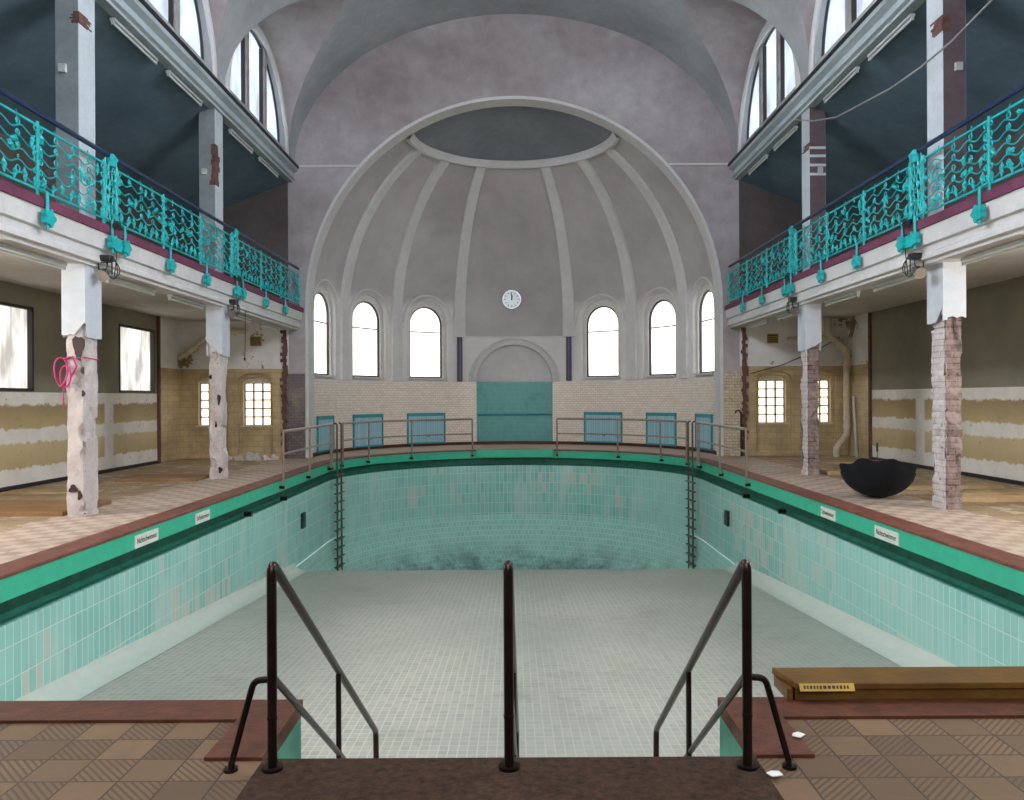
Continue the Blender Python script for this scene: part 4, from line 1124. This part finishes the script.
# ---------------- balcony railings ----------------
XR = 5.62
def panel_mesh(sx, wd, seed, parent, y0):
    r = random.Random(seed); m = MB()
    nn = max(1, round(wd / .39)); st_ = wd / nn
    for k in range(5):
        z = 4.13 + .135 * k
        n = nn * 10
        m.tube([(sx * XR, y0 + wd * q / n, z + .030 * sin(2 * pi * q / 10 + (k % 2) * pi * .25)) for q in range(n + 1)], .0105, 4)
    for j in range(1, nn):
        y = y0 + st_ * j
        for k in range(5):
            z = 4.13 + .135 * k + .055
            if r.random() < .85:
                m.tube([(sx * (XR - .012), y + .036 * cos(a), z + .036 * sin(a)) for a in [2 * pi * q / 9 for q in range(9)]], .009, 4, closed=True)
            if r.random() < .5:
                m.tube([(sx * (XR - .016), y + .016 * cos(a), z + .016 * sin(a)) for a in [2 * pi * q / 6 for q in range(6)]], .008, 3, closed=True)
        # finial
        m.tube([(sx * XR, y, 4.74), (sx * XR, y + .01, 4.80), (sx * XR, y - .012, 4.85)], .008, 4)
    def leaf(y, z, s_, lean):
        a = [(0, -1.2), (.42, -.4), (.30, .1), (.55, .5), (.15, .75), (0, 1.1), (-.2, .7), (-.5, .45), (-.28, 0), (-.42, -.5)]
        pl_ = [(y + s_ * (p[0] * cos(lean) - p[1] * sin(lean)), z + s_ * (p[0] * sin(lean) + p[1] * cos(lean))) for p in a]
        x = sx * (XR - .015); c = (sx * (XR - .045), y, z)
        for q in range(len(pl_)):
            p1, p2 = pl_[q], pl_[(q + 1) % len(pl_)]
            m.face([(x, *p1), (x, *p2), c]); m.face([(sx * (XR - .005), *p2), (sx * (XR - .005), *p1), (x, *p1), (x, *p2)])
    for j in range(nn):
        leaf(y0 + st_ * (j + .35), 4.14 + .02 * r.random(), .075, 0.1)
        leaf(y0 + st_ * (j + .85), 4.12, .06, -.1)
        for _ in range(2):
            leaf(y0 + st_ * (j + r.random()), 4.30 + .40 * r.random(), .055 + .03 * r.random(), r.uniform(-1.5, 1.5))
    return m
def post_mesh(sx, y, foot=True):
    m = MB()
    m.tube([(sx * (XR - .01), y, 3.70 if foot else 3.95), (sx * (XR - .01), y, 4.84)], .022, 6)
    for k in range(6):
        z = 4.12 + .125 * k
        for s_ in (-1, 1):
            m.tube([(sx * (XR - .02), y + s_ * .055 + .030 * cos(a), z + .030 * sin(a)) for a in [2 * pi * q / 8 for q in range(8)]], .010, 4, closed=True)
    return m
def balcony(sx, label):
    t = thing('balcony_railing', label, 'railing', (sx * XR, 14, 3.95), group='ornate gallery railings')
    ya, yb = 6.3, 20.85
    m = MB(); m.tube([(sx * XR, ya, 4.95), (sx * XR, yb, 4.95)], .034, 8); m.build('handrail', M['navy'], t, smooth=True)
    for z, nm in ((4.80, 'upper_rail'), (4.045, 'lower_rail')):
        m = MB(); m.box(min(sx * (XR - .012), sx * (XR + .012)), max(sx * (XR - .012), sx * (XR + .012)), ya, yb, z - .012, z + .012); m.build(nm, M['teal'], t)
    pairs = [6.25, 11.13, 16.05]
    posts = []
    for p in pairs:
        posts += [p - .18, p + .18, p + .18 + 1.50, p + .18 + 3.0]
    posts = [p for p in posts if ya <= p <= yb] + [yb]
    posts.sort()
    for i, p in enumerate(posts):
        po = post_mesh(sx, p).build('post', M['teal'], t, smooth=True)
        paired = any(abs(p - q) < .25 for q in pairs)
        if p < 20.8:
            m = MB(); x = sx * 5.50
            yy = p
            pts_ = [(yy + (.105 + .02 * cos(5 * a)) * cos(a), 3.70 + (.095 + .02 * cos(5 * a)) * sin(a)) for a in [2 * pi * q / 20 for q in range(20)]]
            m.prism(pts_, 'x', x - sx * .05, x + sx * .015)
            m.tube([(sx * 5.49, p, 3.56), (sx * 5.49, p, 3.66)], .02, 6)
            m.tube([(sx * (XR - .01), p, 4.06), (sx * 5.495, p, 4.0), (sx * 5.495, p, 3.7)], .02, 6)
            m.build('foot_rosette', M['teal'], po)
        if paired and i + 1 < len(posts) and posts[i + 1] - p < .5:
            m = MB()
            for q in range(4):
                y = p + .36 * (q + .5) / 4
                m.tube([(sx * (XR - .02), y + .02 * sin(zz * 14 + q), zz) for zz in [3.98 + .09 * w_ for w_ in range(11)]], .012, 4)
            for zz in (4.18, 4.32, 4.48, 4.66):
                m.tube([(sx * (XR - .03), p + .18 + .10 * cos(a), zz + .06 * sin(a)) for a in [2 * pi * w_ / 12 for w_ in range(12)]], .014, 4, closed=True)
            m.tube([(sx * (XR - .03), p + .18, 4.80), (sx * (XR - .05), p + .18, 4.90), (sx * (XR - .03), p + .18, 4.97)], [.05, .07, .03], 6)
            m.build('ornament_panel', M['teal'], t, smooth=True)
            m = MB(); m.prism([(p - .02, 3.62), (p + .38, 3.62), (p + .38, 3.70), (p + .30, 3.78), (p + .06, 3.78), (p - .02, 3.70)], 'x', sx * 5.49, sx * 5.556); m.build('foot_plate', M['teal'], t)
        elif i + 1 < len(posts):
            wd = posts[i + 1] - p
            panel_mesh(sx, wd, i + (10 if sx > 0 else 0), t, p).build('scroll_panel', M['teal'], t)
    return t
balcony(-1, 'turquoise wrought iron scrollwork railing along the gallery above the rope column')
balcony(1, 'turquoise wrought iron scrollwork railing along the gallery above the umbrella')

# ---------------- fluorescent lamps ----------------
def tube_lamp(x, y, z, L, label, group, sx, tilt=0):
    t = thing('fluorescent_lamp', label, 'lamp', (x, y + L / 2, z), group=group)
    m = MB(); m.box(x - .04, x + .04, y, y + L, z - .045, z); m.build('housing', M['housing'], t, bevel=.006)
    m = MB(); m.tube([(x, y + .03, z - .075), (x, y + L - .03, z - .075)], .019, 10); m.build('tube', M['tube'], t, smooth=True)
    for q in (y, y + L - .035):
        m = MB(); m.box(x - .022, x + .022, q, q + .035, z - .10, z - .04); m.build('tube_holder', M['housing'], t)
    return t
for sx in (-1, 1):
    who = 'above the rope column side' if sx < 0 else 'above the umbrella side'
    ups = [(9.0, 'before'), (10.0, ''), (11.75, ''), (13.55, ''), (16.65, ''), (18.6, '')]
    names = ['first', 'second', 'third', 'fourth', 'fifth', 'sixth']
    us = [(9.2, 1.45), (11.85, 1.45), (13.75, 1.45), (16.75, 1.4), (18.7, 1.4)]
    for k, (y, L) in enumerate(us):
        if y < 9.5: continue
        tube_lamp(sx * 5.93, y, 7.22, L, 'fluorescent tube under the vault cornice %s, %s counted towards the apse' % (who, names[k - 1]), 'tube lamps under the cornices', sx)
    ls = [(9.0, 1.5), (11.6, 1.5), (13.7, 1.45), (16.4, 1.5), (18.6, 1.4)]
    for k, (y, L) in enumerate(ls):
        tube_lamp(sx * 5.90, y, 3.355, L, 'fluorescent tube under the gallery edge %s, %s counted towards the apse' % (who.replace('above', 'on'), names[k]), 'tube lamps under the gallery edges', sx)
# spot lights with cables
for sx, y, lab in ((-1, 10.85, 'small spotlight with looped black cable on the head of the rope column'),
                   (-1, 15.75, 'small spotlight with a hanging cable on the plaster column nearer the apse'),
                   (1, 11.0, 'small spotlight with cable on the head of the brick column by the umbrella'),
                   (1, 15.85, 'small spotlight on the head of the brick column nearer the apse')):
    x = sx * 5.54
    t = thing('spotlight', lab, 'spotlight', (x, y, 3.4), group='spotlights at the column heads')
    m = MB(); m.box(x - .07, x + .07, y - .02, y + .12, 3.44, 3.52); m.build('ballast_box', M['lampdark'], t, bevel=.01)
    m = MB(); m.tube([(x, y + .05, 3.44), (x, y + .05, 3.32), (x, y - .02, 3.27)], .014, 6); m.build('bracket', M['silver'], t)
    m = MB(); m.tube([(x, y - .10, 3.22), (x, y - .04, 3.26), (x, y + .05, 3.30), (x, y + .09, 3.32)], [.085, .075, .05, .03], 12); m.build('reflector', M['silver'], t, smooth=True)
    m = MB(); m.tube([(x - .09, y, 3.25), (x - .09, y, 3.42), (x + .09, y, 3.42), (x + .09, y, 3.25)], .010, 5); m.build('yoke', M['lampdark'], t)
    m = MB(); rr = [(x + sx * -.02, y + .12 + .16 * sin(a) + .01 * a, 3.36 + .17 * cos(a) * (1 - .05 * a)) for a in [k * .35 for k in range(28)]]
    m.tube(rr + [(x, y + .35, 3.75), (x, y + .3, 4.0)], .007, 5); m.build('cable', M['cabled'], t)
    m = MB(); m.box(x - .05, x + .05, y + .22, y + .34, 3.93, 4.03); m.tube([(x, y + .25, 3.99), (x - sx * .1, y + .1, 3.93)], .05, 8); m.build('upper_lamp_head', M['lampdark'], t)
m = MB(); m.tube([(-5.62, 16.75, 3.4), (-5.63, 16.76, 2.9), (-5.64, 16.74, 2.4)], .008, 5); m.tube([(-5.64, 16.74, 2.42), (-5.64, 16.74, 2.36)], .02, 6)
tag(m.build('hanging_cable', M['cabled']), 'thin black cable hanging straight down from the gallery edge before the barred windows', 'cable')
# sagging cable across the gallery opening
pp = [(795, 121, 16.2), (815, 122.5, 15.2), (838, 119, 14.1), (865, 106, 13.1), (891, 91, 12.1), (923, 70, 11.2), (950, 44, 10.4), (979, 17, 9.8), (1000, -3, 9.4), (1030, -40, 8.7)]
m = MB(); m.tube([((5.70), d, 1.55 + (398 - y) * d / 800) for x, y, d in pp], .014, 6)
tag(m.build('sagging_cable', M['cable'], smooth=True), 'pale cable sagging across the gallery opening in front of the columns', 'cable')
# pink rope
t = thing('pink_rope', 'bright pink rope loop tied round the peeling plaster column', 'rope', (-5.95, 10.6, 2.0))
m = MB(); m.tube([(-6.02 + .085 * cos(a), 10.62 + .02 * sin(2 * a), 1.93 + .19 * sin(a)) for a in [2 * pi * k / 20 for k in range(20)]], .012, 6, closed=True); m.build('loop', M['pink'], t)
m = MB(); m.tube([(-5.96 + .07 * cos(a), 10.62, 1.87 + .14 * sin(a)) for a in [2 * pi * k / 16 for k in range(16)]], .011, 6, closed=True)
m.tube([(-5.98, 10.62, 2.1), (-5.88, 10.64, 2.13), (-5.82, 10.64, 2.0), (-5.9, 10.63, 1.85)], .013, 6); m.build('knot', M['pink'], t)
m = MB(); m.tube([(-5.98, 10.63, 1.78), (-6.0, 10.63, 1.60), (-5.99, 10.63, 1.45)], .009, 6); m.build('loose_end', M['pink'], t)
m = MB(); m.tube([(-5.99, 10.645, 2.10), (-5.725, 10.645, 2.12), (-5.725, 11.03, 2.10), (-5.99, 11.03, 2.08)], .010, 6, closed=True); m.build('tie', M['pink'], t)

# ---------------- side windows ----------------
wi = 50
for sx in (-1, 1):
  for (a, b) in SIDE_W[sx]:  # windows in the right wall are unseen additions for light
    X = lambda p, q: (min(sx * p, sx * q), max(sx * p, sx * q))
    t = thing('window_%d' % wi, 'bright side window with pale curtains behind glass', 'window', (sx * 8.85, (a + b) / 2, 1.72), kind='structure'); del t['category']; wi += 1
    m = MB()
    for q in (a, b - .05): m.box(*X(8.82, 8.735), q, q + .05, 1.72, 3.24)
    for z in (1.72, 3.19): m.box(*X(8.82, 8.735), a, b, z, z + .05)
    m.build('window_frame', M['frame'], t)
    m = MB(); m.grid(lambda u, v: (sx * (8.86 + .02 * sin(u * 34) + .01 * sin(u * 11)), a + (b - a) * u, 1.72 + 1.52 * v), 60, 1); m.build('pane', M['p_side'] if a > 12 else M['p_sidenear'] if a > 5 else M['p_siderear'], t, smooth=True)

# ---------------- apse fittings ----------------
t = thing('tiled_niche', 'teal tiled panel with a bar across it filling the lower half of the arched niche', 'wall panel', (0, AC + R_A, 0))
m = MB(); arc_strip(R_A + .16, 0.0, 2.09, -13.4, 13.4, 12, m, .02)
m.build('tiled_panel', M['teal_tile'], t, merge=False, normals=False)
m = MB(); m.tube([P3(R_A + .10, 1.0, radians(-13.0 + 26.0 * k / 12)) for k in range(13)], .028, 8)
for d in (-12.8, 12.8): m.tube([P3(R_A + .10, 1.0, radians(d)), P3(R_A + .17, 1.0, radians(d))], .02, 6)
m.build('cross_bar', M['teal_frame'], t, smooth=True)
t = thing('wall_clock', 'round chrome rimmed clock hanging on the apse wall', 'clock', (-.08, AC + R_A - .1, 4.13 + .28))
cz = 1.55 + (398 - 299.5) * 26.8 / 800; cx = -.075; cy = AC + R_A - .06 - .12
def disc(r0, r1, y0, y1, mb, n=32): mb.lathe  # unused
def cyl_y(mb, x, z, r, y0, y1, n=32):
    mb.prism([(x + r * cos(2 * pi * k / n), z + r * sin(2 * pi * k / n)) for k in range(n)], 'y', y0, y1)
m = MB(); cyl_y(m, cx, cz, .315, cy, cy + .16); m.build('rim', M['chrome'], t, smooth=True)
m = MB(); cyl_y(m, cx, cz, .285, cy - .008, cy + .02); m.build('face', M['clockf'], t, smooth=True)
for nm, a, L, w_ in (('hour_hand', 4, .14, .022), ('minute_hand', -3, .21, .014)):
    Mh = Matrix.Translation((cx, cy - .014, cz)) @ Matrix.Rotation(radians(a), 4, 'Y')
    m = MB(); m.box(-w_, w_, -.003, .003, -.03, L, mat=Mh); m.build(nm, M['blackp'], t)
for k in range(12):
    Mh = Matrix.Translation((cx, cy - .010, cz)) @ Matrix.Rotation(radians(30 * k), 4, 'Y')
    m = MB(); m.box(-.012, .012, -.002, .002, .20, .25, mat=Mh); m.build('hour_mark', M['blackp'], t)
for d in (-19.6, 19.6):
    th = radians(d); Mx = Matrix.Translation((0, AC, 0)) @ Matrix.Rotation(-th, 4, 'Z')
    t = thing('wall_strip', 'purple grey vertical strip below the dome rib ' + ('on the rope column side' if d < 0 else 'on the umbrella side') + ' of the niche', 'strip', Mx @ Vector((0, R_A - .1, 2.12)), group='purple strips beside the niche')
    m = MB(); m.box(-.085, .085, R_A - .09, R_A - .01, 2.11, 3.60); m.v = [tuple(Mx @ Vector(p)) for p in m.v]; m.build('backing', M['purp_strip'], t)
    m = MB(); m.box(-.02, .02, R_A - .12, R_A - .08, 2.14, 3.58); m.v = [tuple(Mx @ Vector(p)) for p in m.v]; m.build('centre_strip', M['purp2'], t)  # lighter violet strip down the middle, holds no lamp
# teal hatches below the windows
for d, wd, op in ((-80.5, 1.15, 1), (-56.6, 1.28, 0), (-32.4, 1.36, 0), (32.4, 1.36, 0), (56.6, 1.28, 0), (80.5, 1.15, 1)):
    th = radians(d); Mx = Matrix.Translation((0, AC, 0)) @ Matrix.Rotation(-th, 4, 'Z')
    pos = {80.5: 'next to the tiled pier', 56.6: 'second from the niche', 32.4: 'next to the niche'}[abs(d)]
    t = thing('wall_hatch', 'pale blue slatted hatch in a teal frame, %s, %s' % (pos, 'umbrella side' if d > 0 else 'rope column side'), 'hatch', Mx @ Vector((0, R_A - .08, .1)), group='teal framed hatches in the apse wall')
    h = wd / 2; yo = R_A - .035 - (h * h) / (2 * R_A)
    m = MB()
    for a, b, c_, e in ((-h, -h + .04, .10, 1.06), (h - .04, h, .10, 1.06), (-h, h, .98, 1.08), (-h, h, .08, .13)):
        m.box(a, b, yo - .05, yo + .06, c_, e)
    m.v = [tuple(Mx @ Vector(p)) for p in m.v]; m.build('hatch_frame', M['teal_frame'], t)
    m = MB(); m.box(-h + .05, h - .05, yo - .03, yo + .0, .12, .99)
    nsl = int(wd / .06)
    for k in range(nsl):
        x = -h + .06 + (wd - .12) * (k + .5) / nsl
        m.box(x - .021, x + .021, yo - .040, yo - .028, .13, .98)
    m.v = [tuple(Mx @ Vector(p)) for p in m.v]; m.build('hatch_door', M['teal_door'], t)
    m = MB(); m.tube([Mx @ Vector((.02, yo - .045, .32)), Mx @ Vector((.02, yo - .075, .32)), Mx @ Vector((.10, yo - .075, .32))], .010, 6); m.build('latch', M['bronze'], t)

# ---------------- aisle details ----------------
t = thing('drain_pipe', 'thick cream drain pipe bending down the corner behind the umbrella', 'pipe', (8.1, 20.7, 0))
m = MB()
x1, x2 = 8.55, 8.25
m.tube([(8.15, 20.75, 3.6)] + arcpts((8.15, 20.75, 3.6), (8.15, 20.75, 3.15), (8.62, 20.75, 2.75), .1) + arcpts((8.15, 20.75, 3.15), (8.62, 20.75, 2.75), (8.62, 20.75, .55), .15) + arcpts((8.62, 20.75, 2.7), (8.62, 20.75, .55), (8.28, 20.6, .25), .12) + arcpts((8.62, 20.75, .55), (8.28, 20.6, .22), (8.28, 20.6, 0), .08) + [(8.28, 20.6, .0)], .085, 14)
m.build('pipe_run', M['pipe'], t, smooth=True)
for z in (2.5, .75):
    m = MB(); m.tube([(8.62, 20.75, z), (8.62, 20.75, z + .09)], .105, 14); m.build('pipe_collar', M['pipe'], t, smooth=True)
m = MB(); m.tube([(7.1, 20.8, 3.05), (7.9, 20.8, 3.12), (8.55, 20.8, 3.0)], .045, 10); tag(m.build('branch_pipe', M['pipe'], smooth=True), 'thin pale pipe running level under the ceiling to the drain pipe', 'pipe')
m = MB(); m.tube([(8.70, 20.35, 0), (8.66, 20.45, 1.55)], .03, 6); tag(m.build('leaning_rod', M['casing']), 'pale rod leaning in the corner beside the drain pipe', 'rod')
m = MB(); m.tube([(-8.72, 20.8, 2.62)] + [(-8.3, 20.8, 2.9), (-7.9, 20.8, 3.25), (-7.6, 20.8, 3.32), (-7.0, 20.8, 3.32)], .07, 10); tag(m.build('ceiling_pipe', M['pipe'], smooth=True), 'pale pipe slanting up to the ceiling behind the plaster column', 'pipe')
m = MB(); m.tube([(6.15, 20.9, 2.15), (7.0, 20.9, 2.38), (7.9, 20.9, 2.75), (8.5, 20.9, 3.1)], .012, 6); tag(m.build('wall_cable', M['cabled']), 'thin cable rising diagonally over the white plaster above the barred windows', 'cable')
for sx in (-1, 1):
    x = sx * 6.78
    t = thing('wall_vent', 'small square yellowed vent plate on the white plaster, ' + ('rope column aisle' if sx < 0 else 'umbrella aisle'), 'vent', (x, YE, 3.0), group='yellowed vent plates')
    m = MB(); m.box(x - .15, x + .15, YE - .03, YE, 2.95, 3.2); m.build('plate', M['vent'], t, bevel=.01)
    m = MB()
    for k in range(4): m.box(x - .12, x + .12, YE - .038, YE - .028, 2.99 + .05 * k, 3.01 + .05 * k)
    m.build('louvre', M['ink'], t)
# rubble
def heap(x, y, r, h, name, label, mt, seed):
    rnd = random.Random(seed); m = MB()
    for k in range(26):
        a = rnd.uniform(0, 2 * pi); q = r * sqrt(rnd.random()); s_ = rnd.uniform(.03, .10)
        bm_ = MB(); c = Vector((x + q * 1.7 * cos(a), y + q * .6 * sin(a), s_ * .4 + h * (1 - q / r) * rnd.random()))
        R = Matrix.Translation(c) @ Matrix.Rotation(rnd.uniform(0, 3), 4, (rnd.random(), rnd.random(), rnd.random() + .1))
        m.box(-s_, s_, -s_ * .8, s_ * .7, -s_ * .5, s_ * .5, mat=R)
    m.grid(lambda u, v: (x + r * 1.8 * (v) * cos(2 * pi * u), y + r * .7 * v * sin(2 * pi * u), h * (1 - v ** 2) * (.8 + .3 * mnoise.noise(Vector((u * 9, v * 5, seed))))), 20, 6)
    o = m.build(name, mt); o['kind'] = 'stuff'; tag(o, label, 'rubble'); return o
heap(-6.75, 20.5, .36, .13, 'plaster_rubble', 'heap of white plaster rubble below the barred window', M['rubble'], 3)
# loose boards
def board(x0, x1, y0, y1, z0, h, rot, label, mt='board'):
    cx, cy = (x0 + x1) / 2, (y0 + y1) / 2
    R = Matrix.Translation((cx, cy, 0)) @ Matrix.Rotation(radians(rot), 4, 'Z')
    m = MB(); m.box(-(x1 - x0) / 2, (x1 - x0) / 2, -(y1 - y0) / 2, (y1 - y0) / 2, z0, z0 + h, mat=R)
    tag(m.build('loose_board', M[mt], bevel=.004), label, 'board', 'loose boards lying on the side decks')
board(-7.9, -6.05, 10.7, 12.0, .001, .06, 0, 'brown board panel on the tiles beside the rope column', 'boardd')
board(-7.6, -6.05, 15.2, 16.1, .001, .05, 0, 'brown board on the floor beside the plaster column nearer the apse', 'boardd')
board(-8.5, -7.0, 13.2, 13.7, .001, .035, 8, 'pale board lying near the side wall below the curtained windows')
board(6.25, 8.3, 11.6, 11.85, .001, .07, -3, 'pale thick plank just behind the brick column beside the umbrella')
board(6.5, 8.6, 12.3, 12.6, .001, .05, 2, 'pale plank, second behind the brick column beside the umbrella')
board(6.2, 8.1, 13.2, 13.45, .001, .05, 4, 'pale plank lying beyond the umbrella in the middle of the aisle')
board(6.15, 7.6, 15.7, 16.2, .001, .08, -2, 'stacked pale board beside the brick column nearer the apse')
board(6.9, 8.5, 18.2, 18.6, .001, .05, 5, 'pale board lying in front of the barred windows and drain pipe')
# taps on the right pier
t = thing('wall_tap', 'dark old tap with riser pipe on the cream tiled pier', 'tap', (5.95, YE - .05, .1))
m = MB(); m.tube([(5.93, YE - .08, .0), (5.93, YE - .08, 1.15)], .03, 8); m.build('riser', M['rustdark'], t, smooth=True)
m = MB(); m.tube([(5.93, YE - .08, 1.12), (5.86, YE - .1, 1.2), (5.78, YE - .12, 1.18), (5.76, YE - .12, 1.12)], .022, 8); m.build('spout', M['rustdark'], t, smooth=True)
# scraps of paper
for x, y, rot, lab in ((1.045, 3.24, 20, 'white paper scrap lying on the edge of the landing mat'), (1.27, 3.61, 50, 'white paper scrap on the red brown edge near the side stay of the handrail')):
    R = Matrix.Translation((x, y, .021)) @ Matrix.Rotation(radians(rot), 4, 'Z') @ Matrix.Rotation(radians(6), 4, 'X')
    m = MB(); m.prism([tuple((R @ Vector(p)).xy) for p in ((-.025, -.02, 0), (.023, -.025, 0), (.03, .01, 0), (.0, .023, 0), (-.028, .015, 0))], 'z', .0225, .026)
    tag(m.build('paper_scrap', M['paper']), lab, 'paper', 'scraps of white paper')
